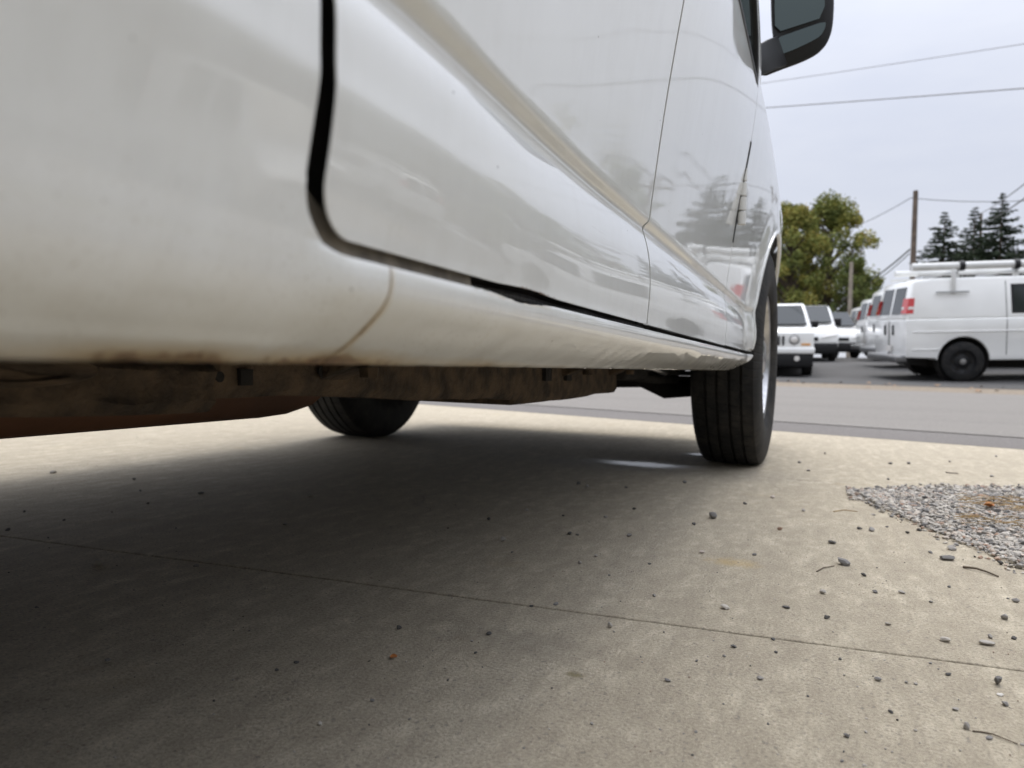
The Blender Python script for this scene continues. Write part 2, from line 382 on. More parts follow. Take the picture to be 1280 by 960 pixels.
far = [-900, -300, -100, -30, -12, -6, -3, -1, -.2, 0, 1, 2, 4, 6, 7.5, 7.9, 8.3, 10, 11.7, 13.5, 15.3, 18, 20, 22.5, 26, 30, 40, 60, 100, 200, 400, 800, 1500]
g = strip('ground', 0, 0, -1400, 1400, -.022, M['dirt'], du=40, svals=far)
strip('road', .62, 7.5, -300, 300, .004, M['road'], du=3)
strip('road_edge', 0, .62, -300, 300, .0, M['shoulder'], du=3)
strip('verge', 7.5, 9.0, -60, 40, .0, M['verge'], du=1, svals=[7.5, 7.8, 8.1, 8.5, 9.0])
strip('parking_lot', 8.3, 34, -60, 22, .004, M['lot'], svals=[9.0, 10, 11.7, 13.5, 15.3, 18, 20, 22.5, 26, 30, 34])

# concrete driveway: two slabs with the joint between them
def slab(name, ya, yb, x0, x1, thick, wearf):
    nx, ny = 420, 40
    bm = bmesh.new(); gr = []
    for i in range(nx + 1):
        x = x0 + (x1 - x0) * i / nx; row = []
        for j in range(ny + 1):
            t = j / ny; t = .5 - .5 * math.cos(math.pi * t)
            y = ya(x) * (1 - t) + yb(x) * t
            row.append(bm.verts.new((x, y, 0)))
        gr.append(row)
    for i in range(nx):
        for j in range(ny): bm.faces.new((gr[i][j], gr[i + 1][j], gr[i + 1][j + 1], gr[i][j + 1]))
    be = [e for e in bm.edges if e.is_boundary]
    r = bmesh.ops.extrude_edge_only(bm, edges=be)
    for v in r['geom']:
        if isinstance(v, bmesh.types.BMVert): v.co.z -= thick
    bmesh.ops.recalc_face_normals(bm, faces=bm.faces)
    me = bpy.data.meshes.new(name); bm.to_mesh(me); bm.free()
    at = me.attributes.new('wear', 'FLOAT', 'POINT')
    at.data.foreach_set('value', [wearf(v.co.x, v.co.y) for v in me.vertices])
    o = link(name, me, M['concrete'], None, smooth=True, bevel=.0022, seg=2)
    return tag(o, kind='structure')
def jt(x, k=0):
    return .955 + .092 * x + .0017 * noise.noise(Vector((x * 38, k, 0))) + .0025 * noise.noise(Vector((x * 3, 1, 0)))
def wet(x, y):
    d = math.hypot((x + .52) / .42, (y - 2.40) / .17); return max(0, min(1, 1.3 - d)) * .9
slab('concrete_slab', lambda x: jt(x, 1) + .0020, lambda x: 4.19 - .28 * x, -7, 1.9, .12, wet)
slab('concrete_slab', lambda x: -2.6 + .09 * x, lambda x: jt(x, 5) - .0020, -7, 1.9, .12, wet)
slab('concrete_slab', lambda x: -6.2 + .09 * x, lambda x: -2.604 + .09 * x, -7, 1.9, .12, wet)
jb = MB(); n_ = 60; v = []
for i in range(n_ + 1):
    x = -7 + 8.9 * i / n_; v += [(x, .955 + .092 * x - .02, -.006), (x, .955 + .092 * x + .02, -.006)]
jb.add(v, [(2 * i, 2 * i + 2, 2 * i + 3, 2 * i + 1) for i in range(n_)])
tag(jb.build('joint_filler', M['joint']), kind='structure')

# puddle: a film of water that thins out into damp concrete
def damp(cx, cy, rx, ry, label, seed):
    b = MB(); n = 48; rr_ = [0, .25, .45, .62, .78, .9, 1.0]; v = [(cx, cy, .0024)]; wv = [1.0]
    for q in rr_[1:]:
        for k in range(n):
            a = 2 * math.pi * k / n; e_ = 1 + .28 * noise.noise(Vector((math.cos(a) * 1.5, math.sin(a) * 1.5, seed))) + .1 * noise.noise(Vector((math.cos(a) * 5, math.sin(a) * 5, seed)))
            v.append((cx + rx * q * e_ * math.cos(a), cy + ry * q * e_ * math.sin(a), .0024 - .0019 * q ** 3)); wv.append(1 - q)
    f = [(0, 1 + k, 1 + (k + 1) % n) for k in range(n)]
    for i in range(len(rr_) - 2): f += [(1 + i * n + k, 1 + (i + 1) * n + k, 1 + (i + 1) * n + (k + 1) % n, 1 + i * n + (k + 1) % n) for k in range(n)]
    b.add(v, f); me = b.mesh('puddle'); at = me.attributes.new('wear', 'FLOAT', 'POINT'); at.data.foreach_set('value', wv)
    tag(link('puddle', me, M['puddle']), label, 'puddle', 'damp patches under the van')
damp(-.56, 2.45, .24, .10, 'larger shallow bright puddle under the van just behind the front tyre', 3)
damp(-.42, 2.86, .09, .05, 'tiny wet spot beyond the puddle, beside the foot of the front tyre', 8)

# ------------------------------------------------------------------ gravel, pebbles
ico_v = []; 
_bm = bmesh.new(); bmesh.ops.create_icosphere(_bm, subdivisions=1, radius=1); ico_v = np.array([v.co[:] for v in _bm.verts]); ico_f = np.array([[q.index for q in f.verts] for f in _bm.faces]); _bm.free()
def stones_mesh(name, pts, sizes, tints, flat=.6):
    n = len(pts); V = np.repeat(ico_v[None], n, 0)
    V = V * (1 + np.random.uniform(-.28, .28, (n, len(ico_v), 1)))
    sc_ = np.random.uniform(.6, 1.35, (n, 1, 3)); sc_[:, :, 2] *= flat; V = V * sc_
    a = np.random.uniform(0, 2 * np.pi, n); b = np.random.uniform(-.5, .5, n)
    ca, sa, cb_, sb = np.cos(a), np.sin(a), np.cos(b), np.sin(b)
    x = V[:, :, 0]; y = V[:, :, 1]; z = V[:, :, 2]
    y2 = y * cb_[:, None] - z * sb[:, None]; z2 = y * sb[:, None] + z * cb_[:, None]
    V = np.stack([x * ca[:, None] - y2 * sa[:, None], x * sa[:, None] + y2 * ca[:, None], z2], -1) * np.asarray(sizes)[:, None, None]
    zmin = V[:, :, 2].min(1); V[:, :, 2] -= zmin[:, None] * .8
    V = V + np.asarray(pts)[:, None, :]
    Fa = ico_f[None] + (np.arange(n) * len(ico_v))[:, None, None]
    me = bpy.data.meshes.new(name); me.from_pydata(V.reshape(-1, 3).tolist(), [], Fa.reshape(-1, 3).tolist())
    at = me.attributes.new('tint', 'FLOAT', 'POINT'); at.data.foreach_set('value', np.repeat(tints, len(ico_v)))
    return me
GB = [(-.0, 0)]
# outline of the gravel spread over the concrete at the right (world metres)
lower = [(.10, 2.20), (.15, 2.00), (.20, 1.83), (.26, 1.66), (.335, 1.50), (.45, 1.30), (.62, 1.05), (.8, .4), (1.0, -1.0), (1.3, -2.4), (1.9, -3.0)]
upper = [(.10, 2.20), (.22, 2.36), (.36, 2.47), (.56, 2.57), (.9, 2.74), (1.3, 2.95), (1.9, 3.2)]
def gl(x): return float(np.interp(x, [p[0] for p in lower], [p[1] for p in lower]))
def gu(x): return float(np.interp(x, [p[0] for p in upper], [p[1] for p in upper]))
gb = MB(); v = []; xs = np.linspace(.19, 1.9, 70)
for x in xs:
    a = gl(x) + .035 + .03 * noise.noise(Vector((x * 20, 0, 0))); b_ = gu(x) - .04 + .03 * noise.noise(Vector((x * 20, 5, 0)))
    for j in range(9):
        t = j / 8; hh = .003 + .006 * math.sin(math.pi * t) * min(1, (x - .1) * 3)
        v.append((x, a + (b_ - a) * t, hh))
gb.add(v, [(i * 9 + j, (i + 1) * 9 + j, (i + 1) * 9 + j + 1, i * 9 + j + 1) for i in range(69) for j in range(8)])
tag(gb.build('gravel_bed', M['gravel_base']), kind='structure')
pts = []; sz = []; tn = []
for k in range(42000):
    x = random.uniform(.08, 1.3) if random.random() < .8 else random.uniform(.3, 1.9)
    a, b_ = gl(x), gu(x)
    if x < .102: a, b_ = 2.15, 2.25
    ed = abs(random.gauss(0, .03)) if random.random() < .5 else random.gauss(0, .01)
    y = random.uniform(a - .09, b_ + .06)
    if y < a + ed or y > b_ - ed: 
        if random.random() > .13: continue
    t = max(0, min(1, (y - a) / max(.01, b_ - a)))
    z = (.003 + .006 * math.sin(math.pi * t) * min(1, (x - .1) * 3)) * .9 if 0 < t < 1 else 0
    pts.append((x, y, max(0, z))); sz.append(random.choice([.0018, .0024, .0032, .0042, .0062]) * random.uniform(.8, 1.2)); tn.append(min(1, abs(random.gauss(.42, .22))))
me = stones_mesh('gravel', pts, sz, tn); o = link('gravel', me, M['stones'], smooth=False)
tag(o, 'loose grey and brown gravel spread over the concrete at the right', 'gravel', kind='stuff')
# outlying grit, too small to pick apart
pts = []; sz = []; tn = []
for k in range(900):
    p, t = G(random.uniform(-100, 1400), random.uniform(575, 1000) if random.random() < .5 else random.uniform(575, 760))
    if random.random() < .35 and p.x < -.1: continue
    pts.append((p.x, p.y, 0)); sz.append(random.uniform(.0006, .0014)); tn.append(random.random() * .8)
me = stones_mesh('grit', pts, sz, tn); tag(link('grit', me, M['stones'], smooth=False), 'tiny dark grit scattered over the concrete driveway', 'grit', kind='stuff')

def pebble(px, py, wpx, tone=None, label=None, tall=None, stretch=1):
    p, t = G(px, py + wpx * .2); r = wpx * t / FPX / 2 * 1.15
    bm = bmesh.new(); bmesh.ops.create_icosphere(bm, subdivisions=2, radius=r)
    sx = random.uniform(.85, 1.15) * stretch; sy = random.uniform(.7, 1.1); sz_ = (tall or random.uniform(.45, .8))
    sd_ = Vector((px, py, 0)); cuts = [(Vector((random.gauss(0, 1), random.gauss(0, 1), random.gauss(0, 1))).normalized(), random.uniform(.42, .78)) for _ in range(11)]
    for v in bm.verts:
        d = v.co.normalized()
        rr = 1.0 + .35 * noise.noise(d * 1.9 + sd_)
        for n_, c_ in cuts:
            q = d.dot(n_)
            if q * rr > c_: rr = c_ / q
        v.co = Vector((d.x * sx, d.y * sy, d.z * sz_)) * rr * r
    zm = min(v.co.z for v in bm.verts)
    for v in bm.verts: v.co.z -= zm * .92
    me = bpy.data.meshes.new('pebble'); bm.to_mesh(me); bm.free()
    tn = tone if tone is not None else random.choice([.05, .1, .15, .2, .28, .4])
    at = me.attributes.new('tint', 'FLOAT', 'POINT'); at.data.foreach_set('value', [tn] * len(me.vertices))
    o = link('pebble', me, M['stones'], smooth=False); o.location = (p.x, p.y, 0); o.rotation_euler.z = random.choice([0, .3, -.3]) if stretch > 1 else random.uniform(0, 6)
    tag(o, label or 'small dark pebble lying loose on the bare concrete driveway', 'pebble', 'pebbles scattered on the driveway')
pebble(1055, 703, 15, .17, 'rounded blue grey stone standing tallest of the pebbles, beside a thin twig', tall=.95)
pebble(1182, 696, 19, .12, 'wide flat slate grey stone at the lower edge of the gravel spread', stretch=1.3, tall=.5)
pebble(1189, 684, 15, .3, 'brownish flat stone touching the gravel spread just above the slate stone', stretch=1.3, tall=.4)
pebble(1247, 853, 15, .1, 'dark angular stone below the joint line near the right side', tall=.85)
pebble(1232, 803, 16, .36, 'pale brown sliver of stone tilted on the concrete above the joint', stretch=1.5, tall=.4)
pebble(1183, 800, 12, .5, 'pale grey chunky pebble just above the joint line left of the brown sliver')
pebble(1209, 909, 11, .32, 'brown angular pebble at the left end of the thin black twig', tall=.85)
pebble(1250, 868, 8, 1.0, 'small white pebble just below the dark angular stone')
pebble(906, 759, 11, .55, 'pale topped pebble above the joint line right of the middle')
pebble(878, 690, 8, .9, 'small whitish pebble on the concrete above the ochre stain')
pebble(892, 646, 12, .2, 'lumpy dark grey pebble on the concrete below the front tyre', tall=.8)
pebble(499, 785, 9, .05, 'lone dark pebble just above the fallen orange leaf fragment')
pebble(834, 850, 9, .15, 'dark pebble alone below the joint line in the lower middle')
pebble(975, 661, 8, .8, 'small pale pebble between the tyre and the gravel spread')
pebble(332, 735, 5, .9, 'tiny white pebble alone in the deepest shade under the van')
pebble(965, 621, 7, .9, 'small white pebble on the concrete just right of the front tyre')
for a in [(1028,740,10,.4),(1093,739,9,.12),(1126,740,9,.35),(983,758,9,.08),(1034,772,8),(1187,733,6),(1163,752,6),(1270,751,9,.25),(1255,772,10,.3),(1238,796,9,.3),(1268,798,7),
          (966,798,7),(970,815,6),(1050,824,5),(1163,829,5),(1185,842,8,.05),(1098,849,10,.22),(1133,853,5),(1145,855,6),(1257,880,10,.22),(1072,858,4),(951,848,8),(1194,886,9,.3),(1113,889,7),(1237,923,8),
          (1144,913,5),(1059,920,8),(1082,915,5),(1052,951,5),(1080,956,8),(1110,780,7),(1278,930,6),(917,808,7),(1080,719,7),(1260,748,4),(943,693,6),(787,669,8),(792,636,6),(757,646,6),(783,609,5),
          (723,604,8),(734,608,6),(856,603,6),(712,667,7),(722,668,6),(704,644,5),(628,675,8),(611,649,7),(745,695,6),(725,704,6),(812,704,5),(762,719,4),(818,745,6),(695,755,7),(665,757,7),(762,783,9),
          (611,792,8),(931,629,6),(659,637,5),(867,655,6),(871,826,5),(801,821,4),(905,820,5),(67,590,8),(168,599,5),(175,614,4),(251,616,8),(185,629,6),(10,662,6),(119,705,12),(245,706,9),(356,655,6),(387,619,7),
          (46,759,6),(135,825,8),(370,828,7),(346,837,6),(465,875,9),(512,899,5),(595,816,6),(590,801,5),(400,905,7,.5),(267,876,5),(999,578,5),(1011,588,5),(1031,567,4),(1113,579,6),(1136,579,5),
          (1110,599,4),(1187,577,4),(1240,595,5),(1245,570,4),(1004,638,6),(1091,643,6),(1114,645,7),(1109,658,5),(1074,660,7),(1089,662,10,.25),(1039,677,10,.1),(1134,666,5),(1172,674,5),(1163,690,7,.15),
          (640,690,4),(560,660,4),(690,860,4),(740,905,5),(655,935,4),(905,880,4),(870,915,5),(960,905,4),(1010,870,4),(830,790,4),(560,850,4),(80,650,4),(30,640,4),(60,672,3),(140,640,3),(220,660,3)]:
    pebble(*a)

def twig(pix, r, label, m, name='twig', cat='twig'):
    pp = [G(a, b)[0] + Vector((0, 0, r * .9 + z)) for a, b, z in pix]
    b = MB().tube(pp, [r * (1 - .5 * i / len(pp)) for i in range(len(pp))], 6)
    tag(b.build(name, m), label, cat)
twig([(1021, 715, 0), (1029, 711, .001), (1036, 710, .001), (1043, 708, 0)], .0011, 'thin dry twig on the concrete pointing at the tall blue grey stone', M['twig'])
twig([(1216, 915, 0), (1228, 916, 0), (1241, 920, .001), (1256, 926, .001), (1272, 931, 0)], .0009, 'long thin black twig near the lower right corner of the driveway', M['twig'])
twig([(1204, 710, 0), (1220, 714, .003), (1234, 717, .001), (1248, 722, 0)], .0022, 'short frayed brown stick just below the gravel spread', M['twig'])
twig([(1182, 591, 0), (1190, 592, 0), (1198, 592.5, 0)], .002, 'short brown twig on the concrete between the gravel and the road', M['twig'])
twig([(1042, 640, 0), (1055, 638, 0), (1072, 640, 0)], .0012, 'faint curved dry grass stem lying left of the gravel', M['straw'], 'grass_stem', 'grass stem')
def leaf(px, py, wpx, label, flat=.4):
    p, t = G(px, py); r = wpx * t / FPX / 2
    n = 10; v = [(r * math.cos(a) * (1 + .3 * math.sin(3 * a)), r * .8 * math.sin(a), .002 + .4 * r * abs(math.cos(a)) * flat) for a in [2 * math.pi * k / n for k in range(n)]] + [(0, 0, .0015)]
    v2 = [(a, b, c_ + .0006) for a, b, c_ in v]
    f = [(k, (k + 1) % n, n) for k in range(n)]; f2 = [(n + 1 + (k + 1) % n, n + 1 + k, 2 * n + 1) for k in range(n)]
    f3 = [(k, n + 1 + k, n + 1 + (k + 1) % n, (k + 1) % n) for k in range(n)]
    o = MB().add(v + v2, f + f2 + f3).build('fallen_leaf', M['orange'], smooth=False); o.location = (p.x, p.y, 0); o.rotation_euler.z = px
    tag(o, label, 'leaf')
leaf(492, 823, 11, 'tiny orange leaf fragment on the shaded concrete below a dark pebble')
q, _ = G(1236, 645)
leaf(1236, 641, 15, 'curled orange leaf lying on top of the gravel spread', 1.5); C.objects[-1].location.z = .014
b = MB()
for k in range(90):
    px = random.uniform(1190, 1290); py = 638 + (px - 1190) * .08 + random.choice([0, 20, -8]) + random.gauss(0, 3)
    p = G(px, py)[0]; a = random.gauss(.35, .35); l = random.uniform(.02, .06)
    d = Vector((math.cos(a), math.sin(a), 0)) * l
    z = .017 + random.uniform(0, .006)
    b.tube([p + Vector((0, 0, z)), p + d * .5 + Vector((0, 0, z + .004)), p + d + Vector((0, 0, z))], .0007, 4, False)
tag(b.build('dry_grass', M['straw']), 'dry tan grass clippings strewn over the gravel', 'grass', kind='stuff')

# ------------------------------------------------------------------ THE VAN
RX, RY = -1.12, .75
OFF = (RX, RY, 0)
van = empty('cargo_van', OFF, 'big white cargo van filling the left of the view, with rust along its sill', 'van')
AY, AZ, AR = 2.72, .40, .43                 # front wheel arch
BY = -.73                                   # rear axle
prof_pts = [(.335, -.241), (.341, -.231), (.346, -.2225), (.352, -.2145), (.358, -.208), (.364, -.2022), (.370, -.1985), (.378, -.197), (.386, -.1985),
            (.392, -.2055), (.405, -.2042), (.42, -.2030), (.437, -.2022), (.455, -.2023), (.470, -.2036), (.485, -.2060), (.498, -.2092), (.507, -.2122), (.513, -.2140), (.517, -.2140),
            (.5190, -.2122), (.5220, -.2080), (.5238, -.2062), (.529, -.2052), (.536, -.2046), (.545, -.2037), (.57, -.2010), (.61, -.1965), (.66, -.1905), (.72, -.1820), (.78, -.1725), (.84, -.1630), (.90, -.1550), (.97, -.149),
            (1.06, -.149), (1.15, -.152), (1.3, -.163), (1.45, -.178), (1.6, -.197), (1.75, -.222), (1.87, -.255), (1.95, -.30), (2.0, -.36), (2.035, -.45), (2.06, -.6), (2.08, -.85), (2.085, -1.12)]
PZ = [p[0] for p in prof_pts]; PX = [p[1] for p in prof_pts]
_zt = np.arange(.330, 2.09, .0005); _xl = np.interp(_zt, PZ, PX)
_d = _zt >= .3915                       # doors and sill are smoothed apart
def _blur(a, sg):
    k_ = np.arange(-int(4 * sg), int(4 * sg) + 1); g_ = np.exp(-.5 * (k_ / sg) ** 2); g_ /= g_.sum()
    L_ = len(k_) // 2; ext = np.concatenate([2 * a[0] - a[L_:0:-1], a, 2 * a[-1] - a[-2:-L_ - 2:-1]])
    return np.convolve(ext, g_, 'valid')
_xs = _xl.copy()
_b1, _b2, _b3 = _blur(_xl[_d], 2.2), _blur(_xl[_d], 12), _blur(_xl[_d], 60)
_zz = _zt[_d]; w1 = np.clip((np.abs(_zz - .518) - .02) / .02, 0, 1); w2 = np.clip((_zz - .58) / .08, 0, 1)
_xs[_d] = (_b1 * (1 - w1) + _b2 * w1) * (1 - w2) + _b3 * w2
_xs[~_d] = _blur(_xl[~_d], 3)
_qz = [.330, .335, .341, .346, .352, .358, .366, .378, .395, .42, .46, .50, .56, .66]; _qx = [-.252, -.241, -.231, -.2232, -.2165, -.2118, -.2075, -.2045, -.2022, -.1985, -.1935, -.1915, -.1890, -.182]
_xq = np.where(_zt < .66, np.interp(_zt, _qz, _qx), np.interp(_zt, PZ, PX)); _xq = _blur(_xq, 14)
_xq = np.where(_zt < .345, np.interp(_zt, _qz, _qx), _xq)
def prof(z): return float(np.interp(z, _zt, _xs))
def profq(z): return float(np.interp(z, _zt, _xq))
def sms(a, b, x): t = max(0, min(1, (x - a) / (b - a))); return t * t * (3 - 2 * t)
def surf(y, z):
    x = prof(z)
    if y < .30:                                    # quarter panel runs smoothly past the door corner
        x += (profq(z) - x) * (1 - sms(.240, .275, y)) if z < .3915 else 0
        pass
    if z >= .3915 and y < .76:                     # fuller rear end of the side door and of the panel behind it
        k = 1 - sms(.25, .74, y)
        x += ((.003 + .007 * max(0, min(1, (z - .392) / .062))) * k + .004 * sms(.46, .50, z) * (1 - sms(.25, .55, y))) * (1 - sms(.55, .95, z))
        if y < .245: x += (profq(z) - x) * (1 - sms(.41, .47, z))
    for cy in (AY, BY):
        d = math.hypot(y - cy, z - AZ) - AR
        if d < .11 and z < 1.0: x += .013 * (1 - sms(0.0, .11, max(0, d))) * (1 if z > .4 else .6)
    if y > 2.9: x -= .05 * ((y - 2.9) / .6) ** 2 * 1.0
    if y > 3.25: x -= 1.4 * (y - 3.25) ** 2
    # small dents low on the sill towards the front wheel
    if z < .372 and .8 < y < 2.25:
        k = sms(.8, 1.4, y) * (1 - sms(.362, .372, z))
        x += .0030 * k * noise.noise(Vector((y * 9 + z * 60, z * 45, 0))) + .0008 * k * noise.noise(Vector((y * 26 + z * 90, z * 60, 3)))
    if z < .36 and y < 1: x += .0012 * noise.noise(Vector((y * 30, z * 60, 7)))
    x += .0005 * noise.noise(Vector((y * 1.6, z * 3, 0)))
    return x
def wearf(y, z):
    w_ = 0
    if y < 2.4:
        amp = (.50 * (1 - sms(.25, .75, y)) + .40) * (.8 + .7 * noise.noise(Vector((y * 11, 0, 0))))
        hh = .010 * (1 - sms(.3, .8, y)) + .004
        w_ = max(w_, amp * (1 - sms(0, hh, z - .335)) ** 1.3 if z - .335 < hh else 0)
    if z < .383:
        w_ = max(w_, .72 * max(0, 1 - abs(y - .302) / .006) * (1 - sms(.355, .384, z)) + .0)
        w_ = max(w_, .45 * max(0, 1 - abs(y - .302) / .0025))
        w_ = max(w_, .3 * max(0, 1 - abs(y - .44) / .004) * (1 - sms(.35, .384, z)))
    if .383 <= z + .006 and z < .389:
        w_ = max(w_, 1.0 * max(0, 1 - abs(y - .475) / .075) * sms(.378, .385, z))
    if z > .389:
        w_ = max(w_, .95 * max(0, 1 - abs(y - .50) / .13) * (1 - sms(.392, .400, z)))
        w_ = max(w_, .68 * max(0, 1 - abs(y - .285) / .035) * (1 - sms(.392, .402, z)) if y > .246 else 0)
        w_ = max(w_, .42 * (1 - sms(.392, .3965, z)) if .25 < y < .9 else 0)
    return w_
def mirror_mesh(me):
    m2 = me.copy()
    for v in m2.vertices: v.co.x = -v.co.x
    m2.flip_normals(); return m2
def panel(name, ys, zs, zb, zt, m=M['paint'], lip=.012, both=True, xoff=0, bev=.0022, wear=True, flat=False):
    bm = bmesh.new(); cols = []
    for y in ys:
        a, b = zb(y), zt(y); cols.append([bm.verts.new((surf(y, min(b, max(a, z))) + xoff, y, min(b, max(a, z)))) for z in zs])
    for i in range(len(ys) - 1):
        ba, bb = zt(ys[i]), zt(ys[i + 1]); jump = abs(ba - bb) > .05
        for j in range(len(zs) - 1):
            if jump and zs[j] >= min(ba, bb) - 1e-6: continue        # no web across a step in the outline
            q = (cols[i][j], cols[i + 1][j], cols[i + 1][j + 1], cols[i][j + 1])
            try: bm.faces.new(q)
            except Exception: pass
    bmesh.ops.remove_doubles(bm, verts=bm.verts, dist=2e-5)
    bmesh.ops.dissolve_degenerate(bm, dist=1e-5, edges=bm.edges)
    for f in bm.faces:
        if f.normal.x < 0: f.normal_flip()
    if lip:
        be = [e for e in bm.edges if e.is_boundary]
        r = bmesh.ops.extrude_edge_only(bm, edges=be)
        for v in r['geom']:
            if isinstance(v, bmesh.types.BMVert): v.co.x -= lip
    me = bpy.data.meshes.new(name); bm.to_mesh(me); bm.free()
    if wear:
        at = me.attributes.new('wear', 'FLOAT', 'POINT'); at.data.foreach_set('value', [wearf(v.co.y, v.co.z) for v in me.vertices])
    for v in me.vertices: v.co -= Vector(OFF)
    o = link(name, me, m, van, bevel=bev if lip else 0, seg=3, angle=55)
    if both:
        m2 = mirror_mesh(me); link(name, m2, m, van, bevel=bev if lip else 0, seg=3, angle=55)
    return o
def arange(a, b, d):
    n = max(1, int(round((b - a) / d))); return [a + (b - a) * i / n for i in range(n + 1)]
ZL = arange(.335, .392, .0024) + arange(.394, .50, .004)[0:] + arange(.502, .55, .0022) + arange(.556, 1.0, .012) + arange(1.02, 1.95, .03) + PZ[-6:]
ZL = sorted(set(round(z, 5) for z in ZL))
def archz(y, cy, lo):
    if abs(y - cy) < AR: return max(lo, AZ + math.sqrt(AR * AR - (y - cy) ** 2))
    return lo
GAP = .0108; DB = .3925                     # door bottom
CR = .024                                   # door corner radius
def corner(y, y0, y1, z0, r0=CR, r1=.006):
    z = z0
    if y < y0 + r0: z = max(z, z0 + r0 - math.sqrt(max(0, r0 * r0 - (r0 - (y - y0)) ** 2)))
    if y > y1 - r1: z = max(z, z0 + r1 - math.sqrt(max(0, r1 * r1 - (r1 - (y1 - y)) ** 2)))
    return z
YD = .2505; YB = .9; YA = 1.705
# quarter panel, wrapping under the door corner
QE = YD - GAP
def q_top(y):
    if y < QE: return 2.02
    r = CR + .006
    return .3845 + (r - math.sqrt(max(0, r * r - (r - (y - QE)) ** 2)) if y < QE + r else 0)
def q_bot(y):
    z = .335 + .0016 * noise.noise(Vector((y * 28, 0, 0))) + (.0015 * noise.noise(Vector((y * 90, 2, 0))))
    if y < -.2: z = archz(y, BY, max(z, .335 + .05 * sms(-.2, -.32, y)))
    if y < -1.16: z = .42
    return max(.335, z)
def arcys(cy): return [cy - AR * math.cos(math.pi * k / 40) for k in range(41)]
ysq = sorted(set([round(a, 5) for a in arange(-2.1, -1.17, .06) + arcys(BY) + arange(-.29, QE - .002, .008) + [QE - .0005, QE + .00001] + [QE + .03 * (1 - math.cos(math.pi / 2 * k / 9)) for k in range(1, 10)] + arange(QE + .032, .3008, .004)]))
def q_top2(y): 
    return q_top(y)
qz = sorted(set(ZL + [round(.3845 + .0025 * k, 5) for k in range(14)]))
panel('quarter_panel', ysq, qz, q_bot, q_top, both=True)
# sill
def r_bot(y):
    z = .335 + max(0, .0014 * noise.noise(Vector((y * 28, 0, 0))) + .0012 * noise.noise(Vector((y * 90, 2, 0))))
    return z + .05 * max(0, (y - 2.02) / .27) ** 2.2
def r_top(y):
    t = .3845
    b_ = max(0, 1 - abs(y - .475) / .07)
    if b_ > 0: t -= .0032 * sms(0, 1, b_) * (1 + .5 * noise.noise(Vector((y * 120, 0, 0)))) + .0006 * noise.noise(Vector((y * 400, 0, 0)))
    return t
panel('sill', arange(.3026, 2.29, .0065), [z for z in ZL if z < .386] + [.3845], r_bot, r_top)
sb = MB(); vv = []
for z in arange(.3355, .384, .003): vv += [(surf(.302, z) - .0009, .2995, z), (surf(.302, z) - .0009, .3042, z)]
sb.add(vv, [(2 * i, 2 * i + 1, 2 * i + 3, 2 * i + 2) for i in range(len(vv) // 2 - 1)]).build('seam_sealer', M['sealer'], van, OFF)
# rear side door
def d_bot(y):
    z = corner(y, YD, YB, DB)
    b_ = max(0, 1 - abs(y - .50) / .07)
    if b_ > 0: z += .0018 * sms(0, 1, b_) * (1 + .6 * noise.noise(Vector((y * 150, 4, 0))))
    return z
def cosys(a, b, n): return [a + (b - a) * (.5 - .5 * math.cos(math.pi * k / n)) for k in range(n + 1)]
yd = sorted(set([YD + CR * (1 - math.cos(math.pi / 2 * k / 10)) for k in range(11)] + arange(YD + CR + .004, YB - .008, .0075) + [YB - .006 * (1 - math.cos(math.pi / 2 * k / 5)) for k in range(6)]))
dz = sorted(set([z for z in ZL if z > .392] + [round(.3925 + .0025 * k, 5) for k in range(12)]))
DT = 1.93
panel('side_door', yd, dz, d_bot, lambda y: DT, lip=.0012, bev=.0008)
panel('roof_rail', arange(YD - .006, 2.45, .05), [z for z in ZL if z > 1.93], lambda y: 1.936, lambda y: 2.085, lip=0)
# front door (up to the belt), its window frame and glass
BELT = .975
yf = sorted(set([YB + .0068 + .006 * (1 - math.cos(math.pi / 2 * k / 5)) for k in range(6)] + arange(YB + .013, YA - .008, .009) + [YA - .006 * (1 - math.cos(math.pi / 2 * k / 5)) for k in range(6)]))
panel('front_door', yf, [z for z in dz if z < BELT + .02], lambda y: corner(y, YB + .0068, YA, DB, .006, .006), lambda y: BELT, lip=.006, bev=.0028)
def strip_panel(name, y0f, y1f, z0, z1, m, xo=0, lip=.01, n=16, k=6, both=True):
    # panel between slanted ends, following the body section
    bm = bmesh.new(); g_ = []
    for j in range(n + 1):
        z = z0 + (z1 - z0) * j / n; a, b = y0f(z), y1f(z)
        g_.append([bm.verts.new((surf(min(3.2, a + (b - a) * i / k), z) + xo, a + (b - a) * i / k, z)) for i in range(k + 1)])
    for j in range(n):
        for i in range(k): bm.faces.new((g_[j][i], g_[j][i + 1], g_[j + 1][i + 1], g_[j + 1][i]))
    for f in bm.faces:
        if f.normal.x < 0: f.normal_flip()
    if lip:
        r = bmesh.ops.extrude_edge_only(bm, edges=[e for e in bm.edges if e.is_boundary])
        for v in r['geom']:
            if isinstance(v, bmesh.types.BMVert): v.co.x -= lip
    me = bpy.data.meshes.new(name); bm.to_mesh(me); bm.free()
    for v in me.vertices: v.co -= Vector(OFF)
    link(name, me, m, van, bevel=.003 if lip else 0, seg=2, angle=50)
    if both: link(name, mirror_mesh(me), m, van, bevel=.003 if lip else 0, seg=2, angle=50)
apil = lambda z: YA - .02 - max(0, (z - 1.05)) * .62         # front edge of the door glass leans back
strip_panel('window_frame', lambda z: YB + .005, lambda z: YB + .06, BELT + .001, 1.80, M['paint'])
strip_panel('window_frame', lambda z: apil(z), lambda z: apil(z) + .028, BELT + .001, 1.80, M['black'])
strip_panel('window_frame', lambda z: YB + .061, lambda z: apil(z) - .001, 1.76, 1.80, M['paint'], n=3)
